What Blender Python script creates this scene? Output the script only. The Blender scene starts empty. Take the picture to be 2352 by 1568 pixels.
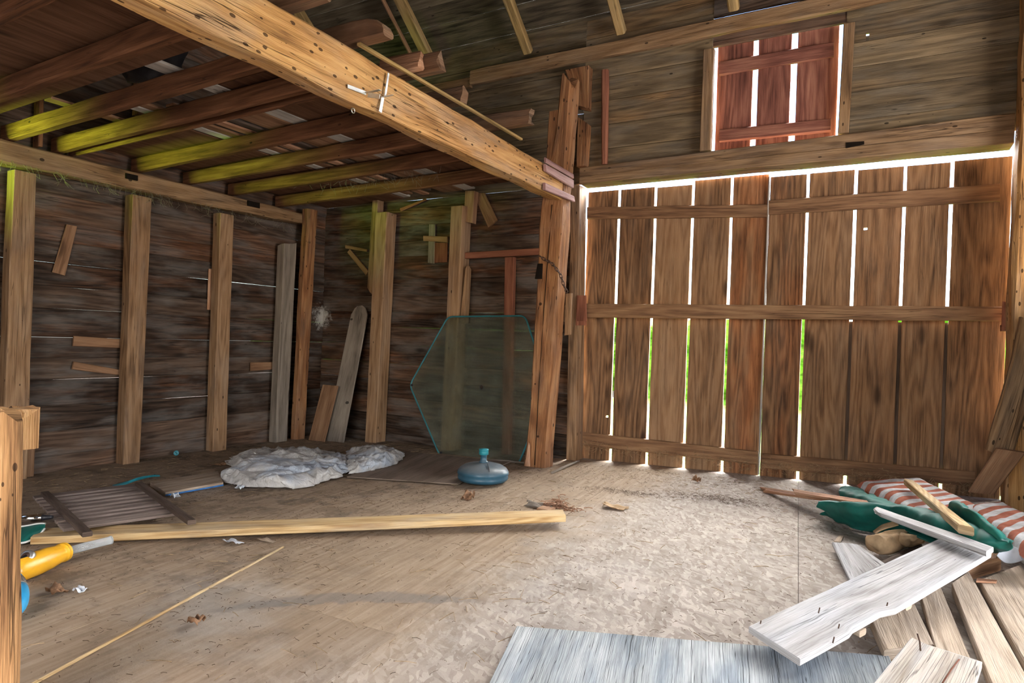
import bpy, math, random
from mathutils import Vector, Matrix, noise
random.seed(7)
S = bpy.context.scene
COL = S.collection
V = Vector

# ------------------------------------------------------------------ camera calibration (2352 x 1568)
F, CX, CY = 1503.31, 1176.0, 784.0
CR = V((0.86882575, 0.49385162, 0.03538934))
CU = V((-0.03242632, -0.01456743, 0.99936796))
CW = V((-0.49405502, 0.86942416, -0.00335723))
CAM = V((0, 0, 1.35))
FA, FB, FC = 0.0289, -0.0028, 0.186          # the barn floor: a slightly tilted plane z = FA x + FB y + FC


def ray(px, py):
    return CR * ((px - CX) / F) - CU * ((py - CY) / F) + CW


def U(px, py, ax, v):
    d = ray(px, py)
    i = 'XYZ'.index(ax)
    return CAM + d * ((v - CAM[i]) / d[i])


def RP(px, py, p0, n):
    d = ray(px, py)
    p0, n = V(p0), V(n)
    return CAM + d * ((p0 - CAM).dot(n) / d.dot(n))


def fz(x, y):
    return FA * x + FB * y + FC


def G(px, py, dz=0.0):
    return RP(px, py, (0, 0, FC + dz), (-FA, -FB, 1))


def sv(o, label, cat, group=None, kind='thing'):
    o['label'] = label
    o['category'] = cat
    o['kind'] = kind
    if group:
        o['group'] = group
    return o


# ------------------------------------------------------------------ mesh builder
def nz(p, f, s=0.0):
    return noise.noise(V((p[0] * f + s, p[1] * f + s * 1.7, p[2] * f - s)))


class MB:
    def __init__(self):
        self.v, self.f, self.uv, self.t, self.sm = [], [], [], [], []

    def face(self, idx, uv, tone, sm=False):
        self.f.append(idx)
        self.uv.append(uv)
        self.t.append(tone)
        self.sm.append(sm)

    def loft(self, quads, seg=None, sub=2, cham=0.006, jit=0.002, jf=3.0, b0=0.0, b1=0.0, tone=None, cap=True, uvo=None):
        """a timber through stations, each of four corners in order round the section"""
        if tone is None:
            tone = random.random()
        so = random.random() * 50
        uo, vo = uvo or (random.random() * 40, random.random() * 40)
        quads = [[V(p) for p in q] for q in quads]
        rings, us = [], []
        u = 0.0
        for k in range(len(quads) - 1):
            a, b = quads[k], quads[k + 1]
            ca, cb = sum(a, V()) / 4, sum(b, V()) / 4
            L = (cb - ca).length
            n = max(1, seg if seg else int(L / 0.22) + 1)
            for i in range(n + (1 if k == len(quads) - 2 else 0)):
                t = i / n
                q = [a[j].lerp(b[j], t) for j in range(4)]
                rings.append((q, (cb - ca).normalized() if L > 1e-9 else V((0, 0, 1))))
                us.append(u + L * t)
            u += L
        base = len(self.v)
        per = []
        m = 0
        nr = len(rings)
        for ri, (q, ax) in enumerate(rings):
            c = sum(q, V()) / 4
            pts, vs, acc = [], [], 0.0
            for j in range(4):
                a, b = q[j], q[(j + 1) % 4]
                e = b - a
                l = e.length
                ch = min(cham, l * 0.3)
                out = ((a + b) / 2 - c)
                out = out.normalized() if out.length > 1e-9 else V()
                for i in range(sub + 1):
                    t = ch / l + (1 - 2 * ch / l) * i / sub if l > 1e-9 else 0
                    p = a + e * t
                    if jit:
                        p = p + out * (jit * (nz(p, jf, so) + 0.5 * nz(p, jf * 3.1, so + 9)))
                    br = b0 if ri == 0 else (b1 if ri == nr - 1 else 0)
                    if br:
                        p = p + ax * (br * nz(p, 17, so + 3) * 1.6)
                    pts.append(p)
                    vs.append(acc + l * t)
                acc += l
            m = len(pts)
            per = vs
            self.v.extend(pts)
        tot = acc
        for r in range(nr - 1):
            for j in range(m):
                k = (j + 1) % m
                v0, v1 = per[j], per[k] if k else tot
                self.face([base + r * m + j, base + r * m + k, base + (r + 1) * m + k, base + (r + 1) * m + j],
                          [(us[r] + uo, v0 + vo), (us[r] + uo, v1 + vo), (us[r + 1] + uo, v1 + vo), (us[r + 1] + uo, v0 + vo)], tone)
        if cap:
            for r, rev in ((0, True), (nr - 1, False)):
                q = rings[r][0]
                idx = [base + r * m + j for j in range(m)]
                e1 = (q[1] - q[0]).normalized() if (q[1] - q[0]).length > 1e-9 else V((1, 0, 0))
                e2 = (q[3] - q[0]).normalized() if (q[3] - q[0]).length > 1e-9 else V((0, 1, 0))
                uv = [(uo + (self.v[i] - q[0]).dot(e1) * .6, vo + (self.v[i] - q[0]).dot(e2)) for i in idx]
                if rev:
                    idx, uv = idx[::-1], uv[::-1]
                self.face(idx, uv, tone)
        return self

    def box(self, a, b, axis='X', **k):
        a, b = V(a), V(b)
        x0, y0, z0 = (min(a[i], b[i]) for i in range(3))
        x1, y1, z1 = (max(a[i], b[i]) for i in range(3))
        if axis == 'X':
            q = lambda x: [(x, y0, z0), (x, y1, z0), (x, y1, z1), (x, y0, z1)]
            return self.loft([q(x0), q(x1)], **k)
        if axis == 'Y':
            q = lambda y: [(x0, y, z0), (x0, y, z1), (x1, y, z1), (x1, y, z0)]
            return self.loft([q(y0), q(y1)], **k)
        q = lambda z: [(x0, y0, z), (x1, y0, z), (x1, y1, z), (x0, y1, z)]
        return self.loft([q(z0), q(z1)], **k)

    def tube(self, pts, rad, n=10, cap=True, tone=None, smooth=True):
        pts = [V(p) for p in pts]
        if not isinstance(rad, (list, tuple)):
            rad = [rad] * len(pts)
        if tone is None:
            tone = random.random()
        base = len(self.v)
        up = None
        u = random.random() * 20
        us = []
        for i, p in enumerate(pts):
            d = (pts[min(i + 1, len(pts) - 1)] - pts[max(i - 1, 0)]).normalized()
            if up is None:
                up = d.orthogonal().normalized()
            up = (up - d * up.dot(d)).normalized()
            sd = d.cross(up)
            if i:
                u += (p - pts[i - 1]).length
            us.append(u)
            for j in range(n):
                a = 2 * math.pi * j / n
                self.v.append(p + (up * math.cos(a) + sd * math.sin(a)) * rad[i])
        for i in range(len(pts) - 1):
            for j in range(n):
                k = (j + 1) % n
                self.face([base + i * n + j, base + i * n + k, base + (i + 1) * n + k, base + (i + 1) * n + j],
                          [(us[i], j * .03), (us[i], (j + 1) * .03), (us[i + 1], (j + 1) * .03), (us[i + 1], j * .03)], tone, smooth)
        if cap:
            self.face([base + j for j in range(n)][::-1], [(0, 0)] * n, tone)
            self.face([base + (len(pts) - 1) * n + j for j in range(n)], [(0, 0)] * n, tone)
        return self

    def lathe(self, c, ax, prof, n=40, tone=.5):
        """prof: (radius, height along ax)"""
        ax = V(ax).normalized()
        return self.tube([V(c) + ax * h for r, h in prof], [max(r, 1e-4) for r, h in prof], n, True, tone)

    def grid(self, P, tone=.5, uvs=None, smooth=True, wrap=False):
        nv, nu = len(P), len(P[0])
        base = len(self.v)
        for r in P:
            self.v.extend(V(p) for p in r)
        for i in range(nv - 1):
            for j in range(nu if wrap else nu - 1):
                k = (j + 1) % nu
                uv = [(j / (nu - 1), i / (nv - 1)), ((j + 1) / (nu - 1), i / (nv - 1)), ((j + 1) / (nu - 1), (i + 1) / (nv - 1)), (j / (nu - 1), (i + 1) / (nv - 1))]
                if uvs:
                    uv = [(a * uvs[0], b * uvs[1]) for a, b in uv]
                self.face([base + i * nu + j, base + i * nu + k, base + (i + 1) * nu + k, base + (i + 1) * nu + j], uv, tone, smooth)
        return self

    def build(self, name, mat, parent=None, origin=None):
        lo = V([min(p[i] for p in self.v) for i in range(3)])
        hi = V([max(p[i] for p in self.v) for i in range(3)])
        o = V(origin) if origin else V(((lo.x + hi.x) / 2, (lo.y + hi.y) / 2, lo.z))
        me = bpy.data.meshes.new(name)
        me.from_pydata([p - o for p in self.v], [], self.f)
        uvl = me.uv_layers.new(name='UVMap')
        flat = [c for fuv in self.uv for p in fuv for c in p]
        uvl.data.foreach_set('uv', flat)
        at = me.attributes.new('tone', 'FLOAT', 'FACE')
        at.data.foreach_set('value', self.t)
        me.polygons.foreach_set('use_smooth', self.sm)
        me.materials.append(mat)
        me.update()
        ob = bpy.data.objects.new(name, me)
        COL.objects.link(ob)
        if parent is not None:
            ob.parent = parent
            p_ = parent
            while p_ is not None:
                o = o - p_.location
                p_ = p_.parent
        ob.location = o
        return ob


def root(name, loc, label, cat, group=None):
    o = bpy.data.objects.new(name, None)
    o.empty_display_size = .1
    COL.objects.link(o)
    o.location = V(loc)
    return sv(o, label, cat, group)


def spline(pts, n):
    pts = [V(p) for p in pts]
    out = []
    m = len(pts) - 1
    for i in range(n):
        t = i / (n - 1) * m
        k = min(int(t), m - 1)
        t -= k
        p0, p1, p2, p3 = pts[max(k - 1, 0)], pts[k], pts[k + 1], pts[min(k + 2, m)]
        out.append(0.5 * ((2 * p1) + (p2 - p0) * t + (2 * p0 - 5 * p1 + 4 * p2 - p3) * t * t + (3 * p1 - p0 - 3 * p2 + p3) * t ** 3))
    return out


LIFT = 0.0


def fold_point(p, v, u, amp, sd):
    e = min(1, min(v, 1 - v, u * 1.5, (1 - u) * 1.5) / .10)
    w = V((nz(p, 2.2, sd), nz(p, 2.2, sd + 4), 0)) * .16
    h = 0
    for a, fx, fy, k in ((.35, 1.3, 4.2, .6), (-.5, 1.7, 6.0, .5), (1.2, 2.0, 7.5, .34), (-1.1, 3.2, 11, .14), (.3, 5, 18, .06)):
        x, y = p.x + w.x, p.y + w.y
        q = V(((x * math.cos(a) + y * math.sin(a)) * fx, (-x * math.sin(a) + y * math.cos(a)) * fy, sd + a))
        r = min(1, abs(noise.noise(q)) * 2.6)
        h += k * ((1 - (1 - r) ** 2) - .55) if fx != 1.7 else k * ((1 - r) ** 2 - .3)
    ed = nz(p, 9, sd + 31) * .05 * (1 - e)
    q = p + V((w.x * .25 + ed, w.y * .25 + ed, h * amp * (.3 + .7 * e)))
    q.z = max(q.z, fz(q.x, q.y) + .004 + LIFT + .012 * max(0, nz(p, 25, sd)))
    return q


def cloth(name, rows, mat, nu=60, nv=24, amp=.0, fr=8, amp2=0, fr2=20, th=.003, parent=None, floor_clip=True, ridged=True, edge=.15, uvs=None, folds=0):
    R = [spline(r, nu) for r in rows]
    cols = [spline([R[k][j] for k in range(len(R))], nv) for j in range(nu)]
    P = [[cols[j][i] for j in range(nu)] for i in range(nv)]
    sd = random.random() * 30
    for i in range(nv):
        for j in range(nu):
            p = P[i][j]
            if folds:
                P[i][j] = fold_point(p, i / (nv - 1), j / (nu - 1), folds, sd)
                continue
            e = min(i, nv - 1 - i) / (nv - 1)
            w = edge + (1 - edge) * min(1, e / .25)
            a = nz(p, fr, sd)
            if ridged:
                a = 1 - 2 * abs(a) * 1.6
            b = nz(p, fr2, sd + 5)
            b = 1 - 2 * abs(b) * 1.6 if ridged else b
            q = p + V((nz(p, fr, sd + 11) * amp * .6, nz(p, fr, sd + 17) * amp * .6, (a * amp + b * amp2) * w))
            if floor_clip:
                q.z = max(q.z, fz(q.x, q.y) + .004 + (.008 * (j % 3) / 3))
            P[i][j] = q
    b = MB()
    b.grid(P, .5, uvs)
    o = b.build(name, mat, parent)
    m = o.modifiers.new('thickness', 'SOLIDIFY')
    m.thickness = th
    m.offset = 0
    return o


# ------------------------------------------------------------------ materials
class NT:
    def __init__(self, name):
        self.m = bpy.data.materials.new(name)
        self.m.use_nodes = True
        self.n = self.m.node_tree
        self.n.nodes.clear()
        self.out = self.n.nodes.new('ShaderNodeOutputMaterial')
        self.b = self.n.nodes.new('ShaderNodeBsdfPrincipled')
        self.n.links.new(self.b.outputs[0], self.out.inputs[0])

    def new(self, t, **k):
        n = self.n.nodes.new('ShaderNode' + t)
        for a, v in k.items():
            setattr(n, a, v)
        return n

    def put(self, sock, v):
        if hasattr(v, 'is_output') or hasattr(v, 'links'):
            self.n.links.new(v, sock)
        elif isinstance(v, tuple) and len(v) == 3 and sock.type == 'RGBA':
            sock.default_value = (*v, 1)
        else:
            sock.default_value = v

    def math(self, op, a, b=0.0, clamp=False):
        n = self.new('Math', operation=op, use_clamp=clamp)
        self.put(n.inputs[0], a)
        self.put(n.inputs[1], b)
        return n.outputs[0]

    def scale(self, vec, s):
        n = self.new('VectorMath', operation='MULTIPLY')
        self.put(n.inputs[0], vec)
        n.inputs[1].default_value = s
        return n.outputs[0]

    def noise(self, vec, sc=1.0, det=3.0, rough=.55, col=False):
        n = self.new('TexNoise')
        self.put(n.inputs['Vector'], vec)
        n.inputs['Scale'].default_value = sc
        n.inputs['Detail'].default_value = det
        n.inputs['Roughness'].default_value = rough
        return n.outputs['Color' if col else 'Fac']

    def vor(self, vec, sc=1.0, feat='F1'):
        n = self.new('TexVoronoi', feature=feat)
        self.put(n.inputs['Vector'], vec)
        n.inputs['Scale'].default_value = sc
        return n

    def mapr(self, v, a, b, c=0.0, d=1.0):
        n = self.new('MapRange', interpolation_type='SMOOTHSTEP')
        self.put(n.inputs[0], v)
        for i, x in enumerate((a, b, c, d)):
            n.inputs[i + 1].default_value = x
        return n.outputs[0]

    def mix(self, f, a, b, mode='MIX'):
        n = self.new('Mix', data_type='RGBA', blend_type=mode)
        self.put(n.inputs[0], f)
        self.put(n.inputs[6], a)
        self.put(n.inputs[7], b)
        return n.outputs[2]

    def ramp(self, f, stops):
        n = self.new('ValToRGB')
        e = n.color_ramp.elements
        while len(e) < len(stops):
            e.new(.5)
        for x, (p, c) in zip(e, stops):
            x.position = p
            x.color = (*c, 1)
        self.put(n.inputs[0], f)
        return n.outputs[0]

    def bump(self, h, dist=.01, st=1.0):
        n = self.new('Bump')
        n.inputs['Strength'].default_value = st
        n.inputs['Distance'].default_value = dist
        self.put(n.inputs['Height'], h)
        self.n.links.new(n.outputs[0], self.b.inputs['Normal'])

    def set(self, col=None, rough=.8, spec=.25, metal=0.0):
        if col is not None:
            self.put(self.b.inputs['Base Color'], col)
        self.put(self.b.inputs['Roughness'], rough)
        self.b.inputs['Specular IOR Level'].default_value = spec
        self.b.inputs['Metallic'].default_value = metal
        return self.m


def plain(name, col, rough=.6, spec=.4, metal=0.0, var=.25, sc=9.0, dust=None):
    t = NT(name)
    tc = t.new('TexCoord').outputs['Object']
    n = t.noise(tc, sc, 4)
    c = t.mix(t.mapr(n, .3, .7), tuple(x * (1 - var) for x in col), tuple(min(1, x * (1 + var)) for x in col))
    if dust:
        geo = t.new('NewGeometry').outputs['Normal']
        sp = t.new('SeparateXYZ')
        t.put(sp.inputs[0], geo)
        d = t.math('MULTIPLY', t.mapr(sp.outputs[2], .1, .95), t.mapr(n, .2, .6, .45, 1.0))
        c = t.mix(t.math('MULTIPLY', d, dust[1]), c, dust[0])
    t.bump(t.noise(tc, sc * 6, 3), .002, .4)
    return t.set(c, rough, spec, metal)


def wood(name, dark, mid, light, alt=None, grey=None, greyamt=.4, rings=26, knots=.5, holes=0.0, tone=.5, cracks=.5, bump=.006, rough=.8, stain=None, ckf=34, ckd=1.0, ckw=(.45, .62)):
    t = NT(name)
    uv = t.new('UVMap').outputs[0]
    ton = t.new('Attribute', attribute_name='tone').outputs['Fac']
    wob = t.noise(t.scale(uv, (2.2, 7, 1)), 1, 2)
    s = t.noise(t.scale(uv, (1.5, 38, 1)), 1, 5, .62)
    f = t.noise(t.scale(uv, (7, 190, 1)), 1, 2)
    nr = t.noise(t.scale(uv, (.55, 5.5, 1)), 1, 1)
    r = t.math('SINE', t.math('MULTIPLY', nr, rings * 2.0))
    val = t.math('ADD', t.math('MULTIPLY', s, .52), t.math('MULTIPLY', f, .40))
    val = t.math('ADD', val, t.math('MULTIPLY', r, .085))
    val = t.math('ADD', val, t.math('MULTIPLY', t.math('SUBTRACT', wob, .5), .35))
    val = t.math('ADD', val, t.math('MULTIPLY', t.math('SUBTRACT', ton, .5), .30 * tone))
    col = t.ramp(val, [(.18, dark), (.46, mid), (.78, light)])
    big = t.noise(t.scale(uv, (.8, 3.2, 1)), 1, 3)
    if alt:
        wn = t.new('TexWhiteNoise', noise_dimensions='1D')
        t.put(wn.inputs['W'], t.math('MULTIPLY', ton, 91.7))
        am = t.math('MULTIPLY', t.mapr(wn.outputs['Value'], .45, .95), t.mapr(big, .38, .6))
        col = t.mix(t.math('MULTIPLY', am, .8), col, t.mix(1.0, col, alt, 'MULTIPLY'))
    if grey:
        g = t.mapr(t.noise(t.scale(uv, (1.7, 6, 1)), 1, 4), .42, .68)
        col = t.mix(t.math('MULTIPLY', g, greyamt), col, t.mix(t.mapr(f, .3, .7), tuple(x * .7 for x in grey), grey))
    h = t.math('ADD', t.math('MULTIPLY', s, .6), t.math('MULTIPLY', f, .5))
    if knots:
        v = t.vor(t.scale(uv, (1.5, 4.6, 1)))
        sel = t.new('SeparateColor')
        t.put(sel.inputs[0], v.outputs['Color'])
        on = t.mapr(sel.outputs[0], 1 - knots * .7, 1 - knots * .7 + .02)
        kd = t.math('ADD', v.outputs['Distance'], t.math('MULTIPLY', t.math('SUBTRACT', wob, .5), .1))
        k = t.math('MULTIPLY', on, t.mapr(kd, .20, .07))
        col = t.mix(t.math('MULTIPLY', k, .75), col, tuple(x * .55 for x in dark))
    if cracks:
        cn = t.noise(t.scale(uv, (.9 * ckd, ckf, 1)), 1, 2, .4)
        ck = t.math('MULTIPLY', t.mapr(t.math('ABSOLUTE', t.math('SUBTRACT', cn, .5)), .014, .0), t.mapr(big, *ckw))
        col = t.mix(t.math('MULTIPLY', ck, cracks), col, tuple(x * .25 for x in dark))
        h = t.math('SUBTRACT', h, t.math('MULTIPLY', ck, .8))
    if holes:
        v = t.vor(t.scale(uv, (15, 33, 1)))
        sel = t.new('SeparateColor')
        t.put(sel.inputs[0], v.outputs['Color'])
        on = t.mapr(sel.outputs[1], 1 - holes, 1 - holes + .02)
        wd = t.math('ADD', .07, t.math('MULTIPLY', t.math('POWER', sel.outputs[2], 2.5), .22))
        hd = t.math('MULTIPLY', on, t.math('LESS_THAN', v.outputs['Distance'], wd))
        col = t.mix(t.math('MULTIPLY', hd, .85), col, tuple(x * .3 for x in dark))
        h = t.math('SUBTRACT', h, hd)
    if stain:   # a dried splash with a shape of its own: colour, centre (world), size
        sc, ctr, sz = stain
        pos = t.new('NewGeometry').outputs['Position']
        d = t.new('VectorMath', operation='DISTANCE')
        t.put(d.inputs[0], pos)
        d.inputs[1].default_value = ctr
        q = t.math('ADD', t.math('DIVIDE', d.outputs['Value'], sz), t.math('MULTIPLY', t.math('SUBTRACT', t.noise(pos, 14, 5, .7), .5), 2.4))
        col = t.mix(t.math('MULTIPLY', t.mapr(q, .95, .35), .75), col, sc)
    t.bump(h, bump, .8)
    return t.set(col, rough, .2)


M = {}
M['beam'] = wood('golden_hewn_beam', (.09, .038, .015), (.44, .225, .08), (.68, .41, .175), rings=20, knots=.25, holes=.85, cracks=.9, grey=(.42, .33, .26), greyamt=.35, bump=.012)
M['stump'] = wood('splintered_stump', (.10, .045, .02), (.38, .205, .09), (.58, .36, .19), rings=16, knots=.2, holes=.35, cracks=.8, bump=.014)
M['post'] = wood('orange_brown_post', (.065, .028, .013), (.275, .122, .053), (.49, .26, .12), rings=18, knots=.3, holes=.3, cracks=1, grey=(.25, .19, .15), greyamt=.3, bump=.014)
M['plate'] = wood('brown_plate', (.06, .034, .018), (.24, .14, .07), (.42, .27, .15), rings=18, knots=.35, holes=.15, cracks=.8, grey=(.24, .2, .16), greyamt=.3, bump=.01)
M['stud'] = wood('brown_stud', (.10, .052, .026), (.30, .175, .095), (.46, .30, .18), rings=26, knots=.3, holes=.06, cracks=.5, grey=(.30, .26, .23), greyamt=.25)
M['joist'] = wood('red_brown_joist', (.032, .014, .008), (.135, .056, .026), (.25, .12, .062), rings=22, knots=.35, holes=.05, cracks=.6)
M['timber'] = wood('dark_brown_timber', (.045, .025, .015), (.15, .08, .045), (.27, .165, .10), rings=20, knots=.3, cracks=.7, grey=(.2, .16, .13), greyamt=.3)
M['rafter'] = wood('rafter_wood', (.10, .06, .02), (.36, .235, .095), (.54, .38, .18), rings=20, knots=.3, cracks=.6, grey=(.2, .17, .12), greyamt=.35)
spl = U(735, 728, 'Y', 6.40)
M['wall'] = wood('dark_wall_board', (.014, .009, .007), (.064, .040, .028), (.165, .112, .082), alt=(2.0, 1.35, .9), rings=28, knots=.55, cracks=.7, grey=(.20, .185, .175), greyamt=.5, tone=1.0, stain=((.62, .60, .57), spl, .19))
M['upper'] = wood('olive_wall_board', (.045, .033, .020), (.15, .11, .065), (.30, .22, .13), alt=(1.5, 1.2, .9), rings=24, knots=.4, holes=.05, cracks=.7, grey=(.20, .18, .15), greyamt=.45, tone=.8)
M['roof'] = wood('roof_board', (.022, .017, .012), (.10, .08, .054), (.20, .165, .115), rings=20, knots=.35, cracks=.6, holes=.08, tone=.8)
M['door'] = wood('door_board', (.060, .030, .016), (.235, .130, .068), (.38, .235, .135), alt=(1.4, .95, .7), rings=30, knots=.5, cracks=.35, tone=.8, grey=(.22, .17, .13), greyamt=.2)
M['rail'] = wood('door_rail', (.06, .03, .017), (.22, .12, .065), (.36, .22, .12), rings=24, knots=.4, cracks=.5, tone=.6)
M['hatch'] = wood('red_hatch_board', (.05, .018, .014), (.22, .085, .062), (.40, .19, .13), rings=22, knots=.4, cracks=.3)
M['header'] = wood('header_beam', (.07, .04, .022), (.25, .155, .085), (.40, .27, .155), rings=20, knots=.35, cracks=.9, holes=.08, grey=(.22, .19, .17), greyamt=.3)
M['red'] = wood('red_brown_lath', (.08, .028, .018), (.26, .10, .062), (.40, .18, .11), rings=18, knots=.1, cracks=.3)
M['mould'] = wood('purple_red_paint', (.16, .075, .075), (.33, .19, .185), (.50, .34, .32), rings=6, knots=0, cracks=.5)
M['white'] = wood('pale_weathered_board', (.19, .165, .15), (.45, .435, .43), (.64, .63, .64), alt=(1.15, 1.0, .82), rings=14, knots=0, cracks=.7, grey=(.53, .56, .61), greyamt=.45, tone=.4)
M['tan'] = wood('tan_plank', (.20, .14, .095), (.48, .375, .28), (.66, .54, .42), rings=24, knots=.15, cracks=.35, grey=(.5, .43, .37), greyamt=.35)
M['greyb'] = wood('grey_brown_board', (.09, .072, .058), (.24, .20, .165), (.38, .325, .27), rings=14, knots=.1, cracks=.3, holes=.05)
M['brownb'] = wood('brown_scrap_board', (.12, .06, .032), (.28, .155, .088), (.42, .26, .16), rings=12, knots=.15, cracks=.3)
M['pine'] = wood('new_pine', (.30, .165, .06), (.60, .42, .21), (.76, .60, .37), rings=46, knots=.15, cracks=.1, grey=(.45, .38, .29), greyamt=.5, bump=.003)
M['pinetop'] = M['pine']
M['dark'] = wood('dark_slat', (.025, .016, .012), (.085, .058, .045), (.17, .125, .10), rings=10, knots=0, cracks=.2)
M['slat'] = wood('brown_grey_slat', (.09, .068, .058), (.24, .185, .16), (.38, .31, .27), rings=10, knots=0, cracks=.2)
M['plyg'] = wood('grey_plywood', (.10, .11, .12), (.36, .385, .40), (.66, .69, .70), rings=8, knots=0, cracks=1.0, grey=(.22, .27, .33), greyamt=.75, bump=.004, ckf=120, ckd=.8, ckw=(.2, .4))
M['hard'] = wood('brown_hardboard', (.10, .07, .05), (.20, .15, .115), (.30, .235, .19), rings=6, knots=0, cracks=0)
M['ply'] = wood('red_brown_plywood', (.04, .017, .010), (.125, .058, .031), (.21, .11, .065), rings=14, knots=.1, cracks=.15)
M['whitelath'] = wood('pale_lath', (.25, .23, .21), (.55, .52, .48), (.70, .68, .64), rings=8, knots=.05, cracks=.3, holes=.06)
M['splint'] = wood('splintered_wood', (.13, .055, .03), (.42, .22, .13), (.68, .45, .31), rings=14, knots=0, cracks=.9, bump=.01)
M['metal'] = plain('galvanised_metal', (.62, .63, .62), .35, .5, .9, .12, 20)
M['rust'] = plain('rusty_iron', (.10, .06, .045), .7, .3, .5, .4, 40)
M['chrome'] = plain('chrome_tube', (.7, .7, .72), .12, .5, 1.0, .05, 20)
M['blackp'] = plain('black_plastic', (.012, .012, .016), .45, .4, 0, .3, 14)
M['basebl'] = plain('blue_plastic', (.025, .085, .135), .4, .45, 0, .15, 10, dust=((.15, .155, .16), .85))
M['tealp'] = plain('teal_plastic', (.02, .21, .26), .35, .45, 0, .15, 12)
M['tealrim'] = plain('teal_rim', (.03, .16, .19), .4, .5, .2, .15, 12)
M['green'] = plain('green_canvas', (.005, .10, .08), .6, .3, 0, .3, 7)
M['piping'] = plain('white_piping', (.62, .64, .62), .7, .3, 0, .1, 20)
M['yellow'] = plain('yellow_varnish', (.78, .40, .025), .28, .5, 0, .10, 6)
M['bluep'] = plain('sky_blue_plastic', (.03, .32, .62), .35, .45, 0, .15, 8)
M['bluepaint'] = plain('blue_paint', (.04, .16, .42), .5, .3, 0, .3, 16)
M['canvas'] = plain('tan_canvas', (.40, .27, .155), .85, .15, 0, .3, 9)
M['rope'] = plain('grey_rope', (.17, .15, .13), .9, .1, 0, .3, 60)
M['wcloth'] = plain('white_cloth', (.42, .44, .48), .8, .2, 0, .1, 9)
M['paper'] = plain('paper_scrap', (.62, .66, .72), .8, .2, 0, .1, 30)
M['leaf'] = plain('dry_leaf', (.23, .13, .075), .8, .2, 0, .4, 40)
M['label'] = plain('can_label', (.58, .66, .68), .5, .4, 0, .3, 26)
M['hole'] = plain('mortise_shadow', (.012, .009, .007), .9, .05, 0, .2, 10)  # near black that stands for the shade inside recesses
M['cob'] = plain('dusty_cobweb', (.24, .21, .17), .95, .05, 0, .2, 30)
M['straw'] = plain('straw', (.30, .21, .125), .85, .15, 0, .5, 30)
M['needle'] = plain('dark_needles', (.10, .065, .042), .9, .1, 0, .5, 30)
M['grass'] = plain('grass', (.10, .24, .02), .9, .1, 0, .35, 3)
M['yard'] = plain('added_bare_earth', (.13, .11, .095), .9, .1, 0, .3, 2)
M['hedge'] = plain('hedge_leaves', (.10, .22, .02), .9, .1, 0, .5, 4)


def mat_clearplastic():
    t = NT('clear_plastic')
    tr = t.new('BsdfTransparent')
    tr.inputs[0].default_value = (.82, .85, .86, 1)
    t.set((.75, .78, .80), .15, .5)
    mx = t.new('MixShader')
    lw = t.new('LayerWeight')
    lw.inputs[0].default_value = .45
    t.put(mx.inputs[0], t.math('ADD', t.math('MULTIPLY', lw.outputs['Facing'], .6), .18))
    t.n.links.new(tr.outputs[0], mx.inputs[1])
    t.n.links.new(t.b.outputs[0], mx.inputs[2])
    t.n.links.new(mx.outputs[0], t.out.inputs[0])
    return t.m


def mat_glass():
    t = NT('pebbled_glass')
    tc = t.new('TexCoord').outputs['Object']
    tr = t.new('BsdfTransparent')
    tr.inputs[0].default_value = (.90, .94, .90, 1)
    rf = t.new('BsdfRefraction')
    rf.inputs['Color'].default_value = (.85, .9, .86, 1)
    rf.inputs['Roughness'].default_value = .12
    rf.inputs['IOR'].default_value = 1.12
    bp = t.new('Bump')
    bp.inputs['Strength'].default_value = .6
    bp.inputs['Distance'].default_value = .01
    t.put(bp.inputs['Height'], t.noise(tc, 60, 2))
    t.n.links.new(bp.outputs[0], rf.inputs['Normal'])
    t.n.links.new(bp.outputs[0], t.b.inputs['Normal'])
    t.set((.27, .28, .22), .35, .5)
    m1 = t.new('MixShader')
    m1.inputs[0].default_value = .30
    t.n.links.new(tr.outputs[0], m1.inputs[1])
    t.n.links.new(rf.outputs[0], m1.inputs[2])
    m2 = t.new('MixShader')
    t.put(m2.inputs[0], t.mapr(t.noise(tc, 5, 6, .7), .3, .75, .06, .22))
    t.n.links.new(m1.outputs[0], m2.inputs[1])
    t.n.links.new(t.b.outputs[0], m2.inputs[2])
    t.n.links.new(m2.outputs[0], t.out.inputs[0])
    return t.m


def mat_stripe():
    t = NT('orange_white_stripes')
    uv = t.new('UVMap').outputs[0]
    sp = t.new('SeparateXYZ')
    t.put(sp.inputs[0], uv)
    fr = t.math('FRACT', sp.outputs[0])
    m = t.math('GREATER_THAN', fr, .5)
    tc = t.new('TexCoord').outputs['Object']
    n = t.noise(tc, 9, 5, .65)
    a = t.mix(t.mapr(n, .3, .7), (.30, .085, .05), (.46, .165, .105))
    b = t.mix(t.mapr(n, .3, .72), (.40, .40, .40), (.72, .72, .74))
    c = t.mix(m, a, b)
    t.bump(t.noise(tc, 30, 3), .004, .5)
    return t.set(c, .85, .15)


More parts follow.
